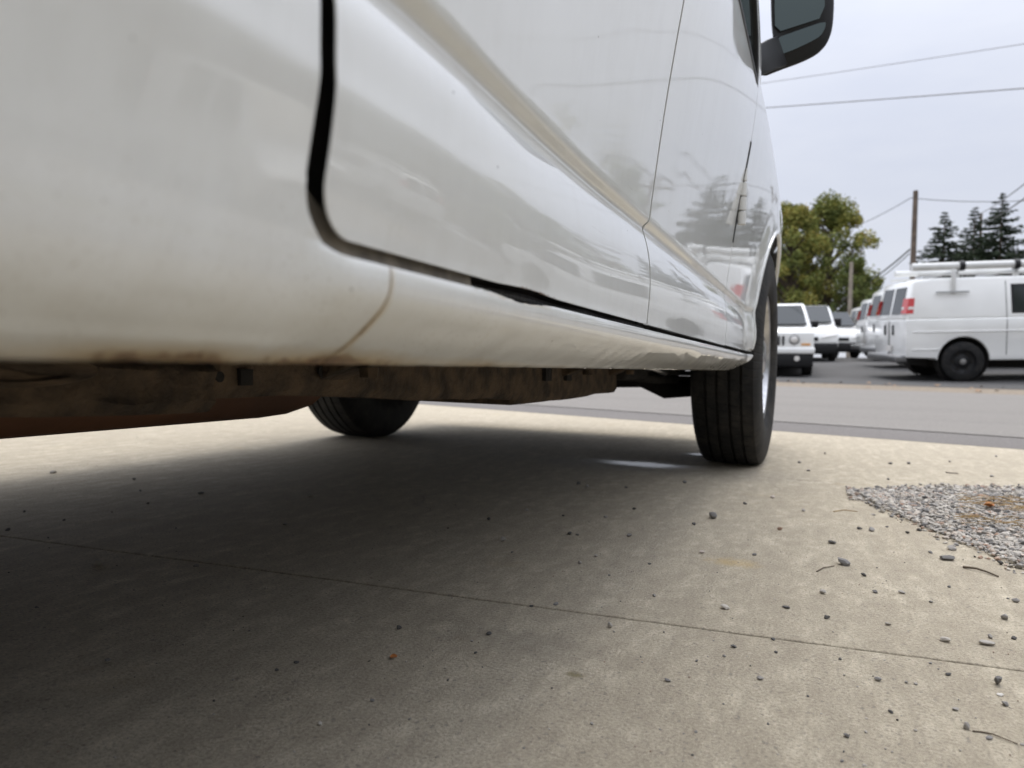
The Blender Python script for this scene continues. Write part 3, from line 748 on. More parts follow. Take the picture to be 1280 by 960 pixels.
strip_panel('front_pillar', lambda z: apil(z) + .033, lambda z: apil(z) + .10, BELT + .03, 2.0, M['paint'], lip=.03)
strip_panel('door_window', lambda z: YB + .055, lambda z: apil(z) + .004, BELT - .002, 1.765, M['glass'], xo=-.008, lip=0)
strip_panel('window_seal', lambda z: YB + .006, lambda z: YA - .02, BELT - .001, BELT + .012, M['seal'], xo=.0015, n=2, k=16, lip=.006)
strip_panel('roof_side', lambda z: YB + .005, lambda z: apil(z) + .05, 1.805, 1.935, M['paint'], n=6, lip=.01)
# fender
def f_bot(y):
    z = DB + .002
    if y > 2.19: z = max(z, .394)
    z = archz(y, AY, z)
    if y > AY + AR: z = .42
    return z
def f_top(y): return BELT + .03 - .10 * sms(1.9, 3.4, y)
yfe = sorted(set([round(a, 5) for a in [YA + .005 + .005 * (1 - math.cos(math.pi / 2 * k / 4)) for k in range(5)] + arange(YA + .016, 2.285, .009) + arcys(AY) + arange(3.16, 3.52, .02)]))
panel('fender', yfe, [z for z in dz if z < 1.05], f_bot, f_top, lip=.008)
# rolled lip of the wheel arches
for cy in (AY, BY):
    for side in (0, 1):
        b = MB(); v = []; n = 44
        for k in range(n + 1):
            a = math.pi * k / n * 1.0; y = cy - AR * math.cos(a); z = AZ + AR * math.sin(a); x = surf(y, max(z, .40))
            for (dr, dx) in ((.002, -.001), (.001, .004), (-.004, .006), (-.010, .004), (-.013, -.002), (-.013, -.008)):
                yy = cy - (AR + dr) * math.cos(a); zz = AZ + (AR + dr) * math.sin(a)
                v.append((x + dx, yy, zz))
        b.add(v, [(k * 6 + i, (k + 1) * 6 + i, (k + 1) * 6 + i + 1, k * 6 + i + 1) for k in range(n) for i in range(5)])
        me = b.mesh('arch_lip', OFF)
        if side: me = mirror_mesh(me)
        link('arch_lip', me, M['paint'], van)
        # dark liner over the wheel
        b = MB(); v = []
        for k in range(n + 1):
            a = math.pi * k / n; v += [(-.21, cy - AR * math.cos(a), AZ + AR * math.sin(a)), (-.62, cy - AR * math.cos(a), AZ + AR * math.sin(a))]
        b.add(v, [(2 * k, 2 * k + 1, 2 * k + 3, 2 * k + 2) for k in range(n)])
        me = b.mesh('wheel_arch_liner', OFF)
        if side: me = mirror_mesh(me)
        link('wheel_arch_liner', me, M['dark'], van)
# inner skin behind the shut lines
def inner(name, y0, y1, z0, z1, xo, m):
    b = MB(); v = []; ys = arange(y0, y1, .05); zs = [z for z in arange(z0, z1, .02)]
    for y in ys:
        for z in zs: v.append((surf(y, z) + xo, y, z))
    k = len(zs); b.add(v, [(i * k + j, (i + 1) * k + j, (i + 1) * k + j + 1, i * k + j + 1) for i in range(len(ys) - 1) for j in range(k - 1)])
    me = b.mesh(name, OFF); link(name, me, m, van); link(name, mirror_mesh(me), m, van)
inner('door_jamb', -.2, 2.27, .345, .97, -.034, M['jamb'])
inner('door_jamb', -2.0, .93, .97, 1.9, -.040, M['jamb'])
b = MB(); v = []
for y in arange(.236, .405, .006): v += [(surf(y, .384) - .0045, y, .3835), (surf(y, .384) - .0075, y, .388), (surf(y, .384) - .0085, y, .402 + (.02 * sms(.27, .236, y)))]
nn = len(v) // 3; b.add(v, [(i * 3 + j, (i + 1) * 3 + j, (i + 1) * 3 + j + 1, i * 3 + j + 1) for i in range(nn - 1) for j in range(2)])
b.build('jamb_step', M['step'], van, OFF)
# rubber strips in the gaps
b = MB()
b.tube([(prof(.39) - .013, y, .3885 + .0008 * math.sin(y * 40)) for y in arange(.32, YB + .02, .01)], .0036, 8)
b.build('door_seal', M['seal'], van, OFF)
b = MB(); b.tube([(surf(.246, z) - .028, .2475, z) for z in arange(.40, 1.9, .02)], .006, 8); b.build('door_seal', M['seal'], van, OFF)
b = MB(); b.tube([(surf(.9, z) - .012, .9025, z) for z in arange(.393, 1.9, .01)], .0035, 8); b.build('door_seal', M['seal'], van, OFF)
# exposed front door hinge
for zc in (.735, .98):
    hb = MB()
    xh = surf(YA, zc) 
    for i in range(4):
        z0 = zc - .066 + i * .033
        hb.lathe([(z0, 0), (z0, .008), (z0 + .001, .0095), (z0 + .0285, .0095), (z0 + .0295, .008), (z0 + .0295, 0)], (xh + .003, YA + .004, 0), 'z', 16)
    hb.box((xh - .004, YA + .008, zc - .06), (xh + .004, YA + .03, zc + .05))
    if zc < .9: 
        hb.build('door_hinge', M['white_dull'], van, OFF)
        b = MB(); v = []
        for z in arange(zc - .105, zc + .12, .01): v += [(surf(YA, z) + .0012, YA - .005, z), (surf(YA, z) + .0012, YA + .009, z), (surf(YA, z) - .01, YA + .009, z), (surf(YA, z) - .01, YA - .005, z)]
        nn = len(v) // 4; b.add(v, [(i * 4 + j, i * 4 + (j + 1) % 4, i * 4 + 4 + (j + 1) % 4, i * 4 + 4 + j) for i in range(nn - 1) for j in range(4)] + [(0, 1, 2, 3), tuple(range(4 * nn - 4, 4 * nn))[::-1]])
        b.build('hinge_recess', M['black'], van, OFF)

# roof, hood, nose, rear
def full_x(fn_name, ys, zs, m, name):
    pass
rb = MB(); v = []; sec = [(-.36, 2.0), (-.45, 2.035), (-.6, 2.06), (-.85, 2.08), (-1.12, 2.085)]
sec = sec + [(-2.24 - x, z) for x, z in sec[:-1][::-1]]
ys = arange(-2.1, 1.35, .3)
for y in ys: v += [(x, y, z + .002) for x, z in sec]
k = len(sec); rb.add(v, [(i * k + j, i * k + j + 1, (i + 1) * k + j + 1, (i + 1) * k + j) for i in range(len(ys) - 1) for j in range(k - 1)]).build('roof', M['paint'], van, OFF)
# windscreen
wv = MB(); a = []
for t in arange(0, 1, .1):
    y = 1.36 + (2.28 - 1.36) * t; z = 2.03 + (1.06 - 2.03) * t; hw = .74 + (.93 - .74) * t
    for s_ in arange(-1, 1, .1): a.append((RX + hw * s_, y - .12 * s_ * s_ * (1 - .0 * t), z - (.03 * s_ * s_)))
k = 21; wv.add(a, [(i * k + j, i * k + j + 1, (i + 1) * k + j + 1, (i + 1) * k + j) for i in range(10) for j in range(20)]).build('windscreen', M['glass'], van, OFF)
hv = MB(); a = []
for t in arange(0, 1, .1):
    y = 2.2 + (3.5 - 2.2) * t; z = 1.045 - .10 * t - .10 * t ** 4
    for s_ in arange(-1, 1, .1):
        xx = min(1, abs(s_)); a.append((RX + math.copysign(xx, s_) * (-RX + surf(min(y, 3.5), f_top(min(y, 3.5))) - .004), y + (.05 * (1 - s_ * s_)) * t, (z if xx < .9 else z) - .035 * s_ ** 4))
hv.add(a, [(i * k + j, i * k + j + 1, (i + 1) * k + j + 1, (i + 1) * k + j) for i in range(10) for j in range(20)]).build('bonnet', M['paint'], van, OFF)
MB().box((-2.0, 3.46, .58), (-.24, 3.56, .90)).build('grille_panel', M['black'], van, OFF, bevel=.03)
for i in range(5): MB().box((-1.75, 3.55, .62 + i * .055), (-.49, 3.575, .64 + i * .055)).build('grille_bar', M['chrome'], van, OFF, bevel=.004)
for sx in (0, 1):
    x0, x1 = ((-.48, -.26) if not sx else (-1.98, -1.76))
    MB().box((x0, 3.5, .70), (x1, 3.60, .86)).build('headlight', M['clear'], van, OFF, bevel=.02)
MB().box((-2.02, 3.5, .36), (-.22, 3.68, .57)).build('front_bumper', M['black'], van, OFF, bevel=.04, seg=3)
MB().box((-2.02, -2.13, .50), (-.22, -2.09, 1.98)).build('rear_doors', M['paint'], van, OFF, bevel=.03)
MB().box((-2.04, -2.27, .38), (-.20, -2.13, .52)).build('rear_bumper', M['chrome'], van, OFF, bevel=.03)
MB().box((-2.0, 2.30, .52), (-.26, 2.33, 1.0)).build('bulkhead', M['dark'], van, OFF)

# wheels
def tyre_prof():
    p = []; hw = .1225
    p += [(-.095, .225), (-.108, .235), (-.119, .265), (-.1225, .30), (-.121, .33), (-.116, .355), (-.108, .373), (-.100, .3815)]
    gr = [-.060, -.021, .021, .060]; x = -.100
    for g_ in gr:
        p += [(g_ - .0050, .3860 + .0012 * (1 - (g_ / .1) ** 2)), (g_ - .0038, .3775), (g_ + .0038, .3775), (g_ + .0050, .3860 + .0012 * (1 - (g_ / .1) ** 2))]
    p += [(.100, .3815), (.108, .373), (.116, .355), (.121, .33), (.1225, .30), (.119, .265), (.108, .235), (.095, .225)]
    return p
def wheel(x, y, side, yaw=0):
    rim_p = [(.088, .222), (.098, .232), (.102, .228), (.098, .215), (.065, .205), (.05, .195), (.040, .16), (.056, .12), (.060, .085), (.072, .075), (.092, .066), (.102, .05), (.104, .0)]
    rp2 = [(-.10, .222), (-.112, .23), (-.108, .215), (-.05, .195), (.05, .19), (.045, .16)]
    b = MB(); b.lathe([(a * side * .91, r) for a, r in rim_p], (0, 0, 0), 'x', 48); 
    w_ = b.build('wheel', M['chrome'], van); w_.location = (x - RX, y - RY, .384); w_.rotation_euler.z = yaw
    me = MB().lathe([(a, r) for a, r in tyre_prof()], (0, 0, 0), 'x', 96).mesh('tyre')
    for v in me.vertices:
        if v.co.z < -.3828: 
            v.co.z = -.3828 + (v.co.z + .3828) * .02
    me.transform(Matrix.Diagonal((.92, 1, 1, 1))); link('tyre', me, M['rubber'], w_, angle=35)
    MB().lathe([(a * side * .9, r) for a, r in rp2], (0, 0, 0), 'x', 48).build('rim_barrel', M['dark'], w_)
    for k in range(8):
        a = 2 * math.pi * k / 8
        MB().lathe([(.058 * side, .0), (.058 * side, .012), (.082 * side, .011), (.086 * side, .0)], (0, .098 * math.sin(a), .098 * math.cos(a)), 'x', 8).build('lug_nut', M['steel'], w_)
    for k in range(8):
        a = 2 * math.pi * (k + .5) / 8
        MB().lathe([(.050 * side, .0), (.0535 * side, .018), (.0536 * side, .0)], (0, .165 * math.sin(a), .165 * math.cos(a)), 'x', 12).build('rim_hole', M['dark'], w_)
    MB().lathe([(-.03 * side, 0), (-.03 * side, .15), (-.06 * side, .165), (-.062 * side, 0)], (0, 0, 0), 'x', 32).build('brake_disc', M['dark'], w_)
wheel(-.278, AY - .005, 1, R(-1.0)); wheel(-1.895, AY, -1, R(-1.0)); wheel(-.30, BY, 1); wheel(-1.93, BY, -1)

# underbody
MB().box((-2.0, -2.05, .47), (-.25, 3.4, .50)).build('floor_pan', M['dark'], van, OFF)
def rail(x0, side):
    # channel section with pressed holes in the outer web
    y0, y1, z0, z1 = -2.0, 1.02, .290, .372
    holes = [(.545, .341, .006, 'o'), (.565 + .033, .3405, .0095, 's'), (.79, .349, .008, 'o'), (1.9, .34, .01, 's')]
    ob = MB().box((x0 - .06, y0, z0), (x0, y1, z1)).build('frame_rail', M['under'], van, OFF, bevel=.007, seg=3)
    return ob
def channel(x0, y0, y1, z0f, z1f, dep, name='frame_rail', m=M['under'], ny=60, rough=.003):
    # closed box section with uneven, scaled faces
    b = MB(); v = []; ys = arange(y0, y1, (y1 - y0) / ny)
    for y in ys:
        z0, z1 = z0f(y), z1f(y); n1 = rough * noise.noise(Vector((y * 14, 0, x0))); n2 = rough * noise.noise(Vector((y * 22, 4, x0)))
        zm = z0 + (z1 - z0) * .5
        v += [(x0 - dep, y, z1), (x0 - .006, y, z1), (x0 + n1, y, z1 - .008), (x0 + n2 - .003, y, zm), (x0 + n1 * .6, y, z0 + .012 + n2), (x0 - .008, y, z0 + n1), (x0 - dep, y, z0)]
    k = 7; b.add(v, [(i * k + j, (i + 1) * k + j, (i + 1) * k + (j + 1) % k, i * k + (j + 1) % k) for i in range(len(ys) - 1) for j in range(k)])
    b.add(v[:k], [tuple(range(k))]); b.add(v[-k:], [tuple(range(k))[::-1]])
    return b.build(name, m, van, OFF, angle=50)
XR = -.55
channel(XR, -2.0, 2.05, lambda y: .296 - .020 * sms(.6, 1.1, y) - .018 * sms(1.1, 1.5, y) + .006 * sms(1.6, 2.0, y), lambda y: .40, .06)
channel(-1.63, -2.0, 2.3, lambda y: .296, lambda y: .40, .06)
# shallow second flange on the rail and pressed doubler plate
channel(XR + .012, -.4, .52, lambda y: .296 + .012 * math.sin((y + .4) * 5), lambda y: .352 - .02 * sms(.1, .5, y), .012, 'doubler_plate', ny=50, rough=.006)
# holes: short dark plugs set in the web
def raypt(px, py, x):                       # point at body-plane x seen at that place
    d = Fw + Rt * ((px - 640) / FPX) - Up * ((py - 480) / FPX); t = x / d.x
    return CP + d * t
for (px, py, r, kind) in [(271, 471, .0055, 'o'), (400, 464, .008, 'o')]:
    p = raypt(px, py, XR); MB().lathe([(XR - .005, .0), (XR + .004, r), (XR + .0045, r), (XR + .0045, 0)], (0, p.y, p.z), 'x', 16).build('rail_hole', M['dark'], van, OFF)
p = raypt(305, 471.5, XR); MB().box((XR - .005, p.y - .0085, p.z - .0085), (XR + .0042, p.y + .0085, p.z + .0085)).build('rail_hole', M['dark'], van, OFF)
for px in (683, 709):
    p = raypt(px, 471, XR); MB().box((XR - .005, p.y - .018, p.z - .009), (XR + .006, p.y + .018, p.z + .02)).build('rail_hole', M['dark'], van, OFF)
# fuel tank beyond the rail
tb = MB(); v = []; ysT = arange(-1.6, 1.13, .07)
def tanksec(y):
    e = sms(1.135, .98, y); k = math.sqrt(max(.02, 1 - (1 - e) ** 2))
    zc = .33; return [(RX + dx * 1.0, y, zc + dz_ * k) for dx, dz_ in ((.22, .13), (.29, .10), (.30, .0), (.29, -.06), (.26, -.088), (.20, -.098), (-.20, -.098), (-.26, -.088), (-.29, 0), (-.22, .13))]
for y in ysT + [1.135]: v += tanksec(y)
k = 10; nn = len(ysT) + 1
tb.add(v, [(i * k + j, (i + 1) * k + j, (i + 1) * k + (j + 1) % k, i * k + (j + 1) % k) for i in range(nn - 1) for j in range(k)]); tb.add(v[-k:], [tuple(range(k))[::-1]])
tb.build('fuel_tank', M['tank'], van, OFF, angle=40)
# body mounts and pipes
for yb in (.72, 1.60, 2.0):
    MB().prism([(-.56, .31), (-.50, .335), (-.42, .345), (-.40, .37), (-.56, .37)], yb - .03, yb + .03, 'xz').build('body_mount', M['under'], van, OFF, bevel=.004)
    MB().lathe([(.318, 0), (.318, .012), (.330, .013), (.330, .0)], (-.50, yb, 0), 'z', 6).build('bolt', M['under'], van, OFF)
MB().tube([(XR + .012, y, .352 + .004 * math.sin(y * 7)) for y in arange(-.2, 2.0, .05)], .0035, 6).build('brake_line', M['steel'], van, OFF)
MB().tube([(XR + .010, y, .362 + .003 * math.sin(y * 5 + 1)) for y in arange(-.2, 2.0, .05)], .0045, 6).build('fuel_line', M['dark'], van, OFF)
for yb in (.15, .48, .95, 1.35, 1.75): MB().box((XR - .002, yb, .345), (XR + .017, yb + .012, .370)).build('pipe_clip', M['black'], van, OFF, bevel=.002)
# pressed oval in the rail's doubler plate
MB().lathe([(0, .030), (.004, .028), (.0045, .020), (.001, .016), (.001, 0)], (0, 0, 0), 'x', 24).build('pressed_boss', M['under'], van)
C.objects[-1].location = (XR + .016 - RX, .33 - RY, .325); C.objects[-1].scale = (1, 2.2, .42)
# exhaust, transmission, suspension
MB().tube([(-.78, -1.5, .33), (-.78, .6, .335), (-.80, 1.2, .34), (-.86, 1.6, .36), (-.9, 2.1, .40)], .03, 12).build('exhaust_pipe', M['under'], van, OFF)
MB().tube([(-.80, 1.22, .322), (-.81, 1.3, .322), (-.83, 1.6, .325), (-.84, 1.66, .33)], [.03, .062, .062, .03], 14).build('catalytic_converter', M['under'], van, OFF)
MB().box((-1.7, 1.30, .256), (-.558, 1.52, .33)).build('crossmember', M['under'], van, OFF, bevel=.012)
MB().tube([(-1.66, 2.66, .315), (-1.4, 2.66, .30), (-1.12, 2.66, .285), (-.84, 2.66, .30), (-.58, 2.66, .315)], [.05, .045, .04, .045, .05], 14).build('crossmember', M['dark'], van, OFF)
MB().tube([(-.42, 2.44, .33), (-.72, 2.40, .325), (-1.4, 2.40, .325), (-1.8, 2.44, .33)], [.012, .014, .014, .012], 8).build('tie_rod', M['dark'], van, OFF)
MB().tube([(-1.12, 1.9, .37), (-1.12, 2.1, .385), (-1.12, 2.45, .38), (-1.12, 2.56, .40)], [.05, .09, .09, .06], 14).build('oil_pan', M['dark'], van, OFF)
MB().tube([(-1.12, 1.2, .36), (-1.12, 1.5, .35), (-1.12, 1.9, .37), (-1.12, 2.4, .40)], [.06, .11, .13, .14], 16).build('gearbox', M['dark'], van, OFF)
MB().tube([(-1.12, -.7, .38), (-1.12, 1.2, .38)], .045, 12).build('drive_shaft', M['dark'], van, OFF)
MB().tube([(-1.9, BY, .384), (-1.3, BY, .384), (-1.2, BY, .384), (-1.04, BY, .384), (-.94, BY, .384), (-.34, BY, .384)], [.045, .05, .15, .15, .05, .045], 14).build('rear_axle', M['dark'], van, OFF)
for sx in (1, -1):
    X = lambda x: (x if sx > 0 else -2.24 - x)
    ca = MB(); ca.tube([(X(-.60), 2.50, .305), (X(-.52), 2.62, .262), (X(-.44), 2.70, .262)], [.028, .036, .028], 10); ca.tube([(X(-.62), 2.90, .30), (X(-.52), 2.78, .268), (X(-.44), 2.71, .262)], [.028, .034, .028], 10)
    ca.build('control_arm', M['dark'], van, OFF)
    MB().tube([(X(-.46), 2.71, .24), (X(-.46), 2.71, .31)], [.022, .03], 10).build('ball_joint', M['dark'], van, OFF)
    MB().lathe([(z, .065) for z in arange(.32, .5, .02)], (X(-.56), 2.72, 0), 'z', 14).build('coil_spring', M['dark'], van, OFF)
    MB().box((X(-.60), 2.05, .30), (X(-.52), 2.9, .42)).build('frame_rail', M['dark'], van, OFF, bevel=.012)
MB().tube([(-1.75, 2.35, .30), (-1.62, 2.20, .315), (-.66, 2.20, .315), (-.50, 2.35, .30), (-.47, 2.55, .30)], .014, 10).build('sway_bar', M['dark'], van, OFF)
MB().tube([(-.56, 2.24, .347), (-.50, 2.30, .337), (-.47, 2.36, .322)], .010, 8).build('brake_line_bracket', M['chrome'], van, OFF)
MB().tube([(-.44, 2.42, .322), (-.40, 2.46, .322)], .008, 8).build('bolt', M['chrome'], van, OFF)

# door mirror on its arm
mz = 1.83
def WM(px, py, d=0): return W(px, py, mz + d)
def smooth_poly(P_, it=2):
    for _ in range(it):
        P_ = [q for i in range(len(P_)) for q in ((P_[i][0] * .78 + P_[(i + 1) % len(P_)][0] * .22, P_[i][1] * .78 + P_[(i + 1) % len(P_)][1] * .22), (P_[i][0] * .22 + P_[(i + 1) % len(P_)][0] * .78, P_[i][1] * .22 + P_[(i + 1) % len(P_)][1] * .78))]
    return P_
mirror_out = [(966, -75), (963, -20), (964, 30), (967, 55), (958, 62), (948, 66), (950, 98), (975, 88), (1003, 78), (1022, 68), (1034, 55), (1041, 36), (1043, 0), (1041, -45), (1030, -82), (1005, -98), (980, -92)]
def loft(outline, offs, name, m, parent, capf=True, capb=True, bevel=0, **kw):
    outline = smooth_poly(outline, 2 if 'door' in name else 1); b = MB(); n = len(outline); v = []
    cx = sum(p[0] for p in outline) / n; cy = sum(p[1] for p in outline) / n
    for d, s_ in offs: v += [WM(cx + (x - cx) * s_, cy + (y - cy) * s_, d) for x, y in outline]
    f = [(i * n + j, i * n + (j + 1) % n, (i + 1) * n + (j + 1) % n, (i + 1) * n + j) for i in range(len(offs) - 1) for j in range(n)]
    if capf: f.append(tuple(range(n)))
    if capb: f.append(tuple(range((len(offs) - 1) * n, len(offs) * n))[::-1])
    return b.add(v, f).build(name, m, parent, OFF, bevel=bevel, **kw)
hs = loft(mirror_out, [(0, .96), (.006, 1.0), (.04, 1.0), (.08, .9), (.10, .7)], 'door_mirror', M['black'], van, angle=60)
loft([(970, -70), (968, 0), (969, 41), (1000, 31), (1031, 21), (1031, -40), (1022, -75), (1000, -88), (980, -84)], [(-.004, 1), (.002, 1)], 'mirror_glass', M['mirror'], hs)
loft([(969, 48), (971, 62), (976, 68), (990, 63), (1012, 53), (1026, 45), (1032, 34), (1032, 26), (1000, 37)], [(-.004, 1), (.002, 1)], 'mirror_glass', M['mirror'], hs)
for o in C.objects[-2:]: pass
b = MB(); A_ = [W(946, 56, 1.70), W(949, 97, 1.70), W(947, 94, 1.76), W(944, 60, 1.76)]; B_ = [W(972, 44, 1.825), W(985, 82, 1.825), W(985, 80, 1.90), W(972, 46, 1.90)]; M_ = [(p + q) / 2 + Vector((0, 0, .002)) for p, q in zip(A_, B_)]
b.add(A_ + M_ + B_, [(0, 1, 2, 3), (11, 10, 9, 8)] + [(r_ * 4 + i, r_ * 4 + (i + 1) % 4, r_ * 4 + 4 + (i + 1) % 4, r_ * 4 + 4 + i) for r_ in (0, 1) for i in range(4)])
b.build('mirror_arm', M['black'], van, OFF, bevel=.006, seg=3)

# ------------------------------------------------------------------ parked vehicles
def place(o, x, y, heading):
    e = .5; gx = (elev(x + e, y) - elev(x - e, y)) / (2 * e); gy = (elev(x, y + e) - elev(x, y - e)) / (2 * e)
    n = Vector((-gx, -gy, 1)).normalized(); f = Vector((math.cos(heading), math.sin(heading), 0)); f = (f - n * f.dot(n)).normalized(); l = n.cross(f)
    mm = Matrix((f, l, n)).transposed().to_4x4(); mm.translation = Vector((x, y, elev(x, y) + .004)); o.matrix_world = mm; o.location = mm.translation; o.rotation_euler = mm.to_euler()
def arc(cx, cz, r, n=14): return [(cx - r * math.cos(math.pi * k / n), cz + r * math.sin(math.pi * k / n)) for k in range(n + 1)]
def car_wheel(root, x, y, r, wd, side, rim, capm, black=False):
    t = MB().lathe([(-wd / 2, r * .60), (-wd / 2, r * .9), (-wd / 2 + .02, r * .98), (-wd / 4, r), (wd / 4, r), (wd / 2 - .02, r * .98), (wd / 2, r * .9), (wd / 2, r * .60)], (0, 0, 0), 'y', 32)
    s_ = side
    wv = MB().lathe([(s_ * wd * .48, r * .64), (s_ * wd * .50, r * .60), (s_ * wd * .30, r * .56), (s_ * wd * .22, r * .38), (s_ * wd * .34, r * .22), (s_ * wd * .36, 0)], (0, 0, 0), 'y', 28)
    w_ = wv.build('wheel', rim, root); w_.location = (x, y, r)
    t.build('tyre', M['rubber'], w_)
    MB().lathe([(s_ * wd * .35, r * .16), (s_ * wd * .45, r * .14), (s_ * wd * .48, .0)], (0, 0, 0), 'y', 14).build('hub_cap', capm, w_)
    for k in range(6):
        a = k * math.pi / 3
        MB().lathe([(s_ * wd * .31, r * .085), (s_ * wd * .315, 0)], (r * .43 * math.cos(a), 0, r * .43 * math.sin(a)), 'y', 8).build('rim_hole', M['dark'], w_)
def body_two(root, lower, upper, hw, hwt, belt, m, bev=.05):
    MB().prism(lower, -hw, hw).build('body', m, root, bevel=bev, seg=3, angle=50)
    b = MB().prism(upper, -hw + .012, hw - .012); zt = max(p[1] for p in upper)
    b.v = [(x, y * (1 - (1 - hwt / hw) * max(0, (z - belt) / (zt - belt))), z) for x, y, z in b.v]
    b.build('cab', m, root, bevel=bev, seg=3, angle=50)
def make_van(rackful=True, black_wheels=False, window=True):
    r = empty('parked_van', (0, 0, 0), 'x', 'van', 'white cargo vans parked in the lot across the road')
    hw = .99
    lower = [(.02, .46)] + [(.52, .44)] + arc(1.00, .40, .44) + [(1.50, .40), (4.0, .40)] + arc(4.48, .40, .44) + [(4.98, .42), (5.45, .45), (5.55, .62), (5.62, .70), (5.60, .95), (5.42, 1.06), (4.75, 1.18), (.0, 1.18)]
    upper = [(.0, 1.17), (.03, 1.35), (.12, 1.86), (.18, 1.92), (.5, 1.95), (3.4, 1.95), (3.75, 1.90), (4.75, 1.17)]
    body_two(r, lower, upper, hw, .86, 1.17, M['white'])
    def ysd(z, s_): 
        return s_ * ((hw - .012) * (1 - (1 - .86 / .99) * max(0, (z - 1.17) / .78)))
    for s_ in (-1, 1):
        # lower side crease and belt moulding
        MB().box((.12, s_ * hw - .012, .93), (5.2, s_ * hw + .012, .955)).build('side_crease', M['white'], r, bevel=.008)
        MB().box((.12, s_ * hw - .012, .60), (.60, s_ * hw + .008, .62)).build('side_crease', M['white'], r, bevel=.005)
        # shut lines
        for x in (1.70, 3.12): MB().box((x, s_ * (hw - .03), .50), (x + .012, s_ * (hw + .002), 1.15)).build('door_gap', M['jamb'], r)
        for x in (1.70, 3.12):
            v = [(x, ysd(1.19, s_) + s_ * .002, 1.19), (x + .012, ysd(1.19, s_) + s_ * .002, 1.19), (x + .012, ysd(1.86, s_) + s_ * .002, 1.86), (x, ysd(1.86, s_) + s_ * .002, 1.86)]
            v2 = [(a, b - s_ * .02, c_) for a, b, c_ in v]
            MB().add(v + v2, [(0, 1, 2, 3), (7, 6, 5, 4), (0, 4, 5, 1), (2, 6, 7, 3), (0, 3, 7, 4), (1, 5, 6, 2)]).build('door_gap', M['jamb'], r)
        def wind(name, pts, m, off=.006):
            v = [(x, ysd(z, s_) + s_ * off, z) for x, z in pts]; v2 = [(x, y - s_ * .03, z) for x, y, z in v]; n = len(v)
            return MB().add(v + v2, [tuple(range(n)), tuple(range(n, 2 * n))[::-1]] + [(i, (i + 1) % n, n + (i + 1) % n, n + i) for i in range(n)]).build(name, m, r, smooth=False)
        wind('window', [(1.79, 1.26), (2.98, 1.26), (2.98, 1.80), (1.79, 1.80)], M['black'], .004)
        wind('window', [(1.83, 1.30), (2.94, 1.30), (2.94, 1.76), (1.83, 1.76)], M['glass'], .007)
        wind('window', [(3.24, 1.26), (4.50, 1.26), (3.95, 1.76), (3.24, 1.76)], M['glass'], .006)
        # tall tail lamp wrapping the corner
        v = [(x, ysd(z, s_) + s_ * .004, z) for x, z in ((.035, 1.29), (.13, 1.29), (.165, 1.58), (.095, 1.58))]
        v2 = [(x - .06, s_ * (abs(y) - .20), z) for x, y, z in v]
        v = [(x + (-.03 if i in (0, 3) else .0), y, z) for i, (x, y, z) in enumerate(v)]
        MB().add(v + v2, [(0, 1, 2, 3), (4, 7, 6, 5), (0, 4, 5, 1), (1, 5, 6, 2), (2, 6, 7, 3), (3, 7, 4, 0)]).build('tail_light', M['red'], r)
        v = [(x, ysd(z, s_) + s_ * .008, z) for x, z in ((.04, 1.37), (.137, 1.37), (.143, 1.42), (.05, 1.42))]; v2 = [(x - .055, s_ * (abs(y) - .19), z) for x, y, z in v]
        MB().add(v + v2, [(0, 1, 2, 3), (4, 7, 6, 5), (0, 4, 5, 1), (1, 5, 6, 2), (2, 6, 7, 3), (3, 7, 4, 0)]).build('reverse_light', M['clear'], r)
        # rear door: window, hinge line, handle
        xz = lambda z: np.interp(z, [1.17, 1.35, 1.86], [0, .03, .12])
        pts_ = [(1.25, .07, .70), (1.88, .07, .62)]
        v = [(xz(1.28) - .006, s_ * .06, 1.28), (xz(1.28) - .006, s_ * .72, 1.28), (xz(1.80) - .006, s_ * .68, 1.80), (xz(1.80) - .006, s_ * .06, 1.80)]; v2 = [(x + .03, y, z) for x, y, z in v]
        MB().add(v + v2, [(0, 1, 2, 3), (4, 7, 6, 5), (0, 4, 5, 1), (1, 5, 6, 2), (2, 6, 7, 3), (3, 7, 4, 0)]).build('rear_window', M['glass'], r, smooth=False)
        MB().box((-.02, s_ * .25 - .02, .88), (.01, s_ * .25 + .02, 1.08)).build('door_handle', M['black'], r)
        MB().box((4.1, s_ * .98 - (.0 if s_ > 0 else .22), 1.22), (4.22, s_ * .98 + (.22 if s_ > 0 else 0), 1.50)).build('door_mirror', M['black'], r, bevel=.03)
        MB().box((5.50, s_ * .72 - .16, .72), (5.64, s_ * .72 + .16, .92)).build('headlight', M['clear'], r, bevel=.03)
        for x in (1.00, 4.48):
            car_wheel(r, x, s_ * .86, .375, .24, s_, M['black'] if black_wheels else M['steel'], M['chrome'])
            MB().lathe([(-.14, .425), (.14, .425)], (x, s_ * .84, .40), 'y', 24).build('arch_liner', M['dark'], r)
            cap = MB().prism(arc(x, .40, .43), s_ * .70 - .01, s_ * .70 + .01); cap.build('arch_liner', M['dark'], r)
    MB().box((.005, -.006, .50), (-.008, .006, 1.16)).build('door_gap', M['jamb'], r)
    MB().box((-.16, -.95, .36), (.05, .95, .50)).build('rear_bumper', M['steel'], r, bevel=.03)
    MB().box((-.02, -.20, .56), (-.006, .10, .68)).build('number_plate', M['clear'], r)
    MB().box((5.48, -.97, .36), (5.72, .97, .54)).build('front_bumper', M['black'], r, bevel=.04)
    MB().box((5.58, -.52, .70), (5.655, .52, .94)).build('grille', M['black'], r, bevel=.02)
    v = [(4.70, -.90, 1.20), (4.70, .90, 1.20), (3.80, .80, 1.87), (3.80, -.80, 1.87)]; v = [(x + .035, y, z + .02) for x, y, z in v]; v2 = [(x - .03, y, z - .02) for x, y, z in v]
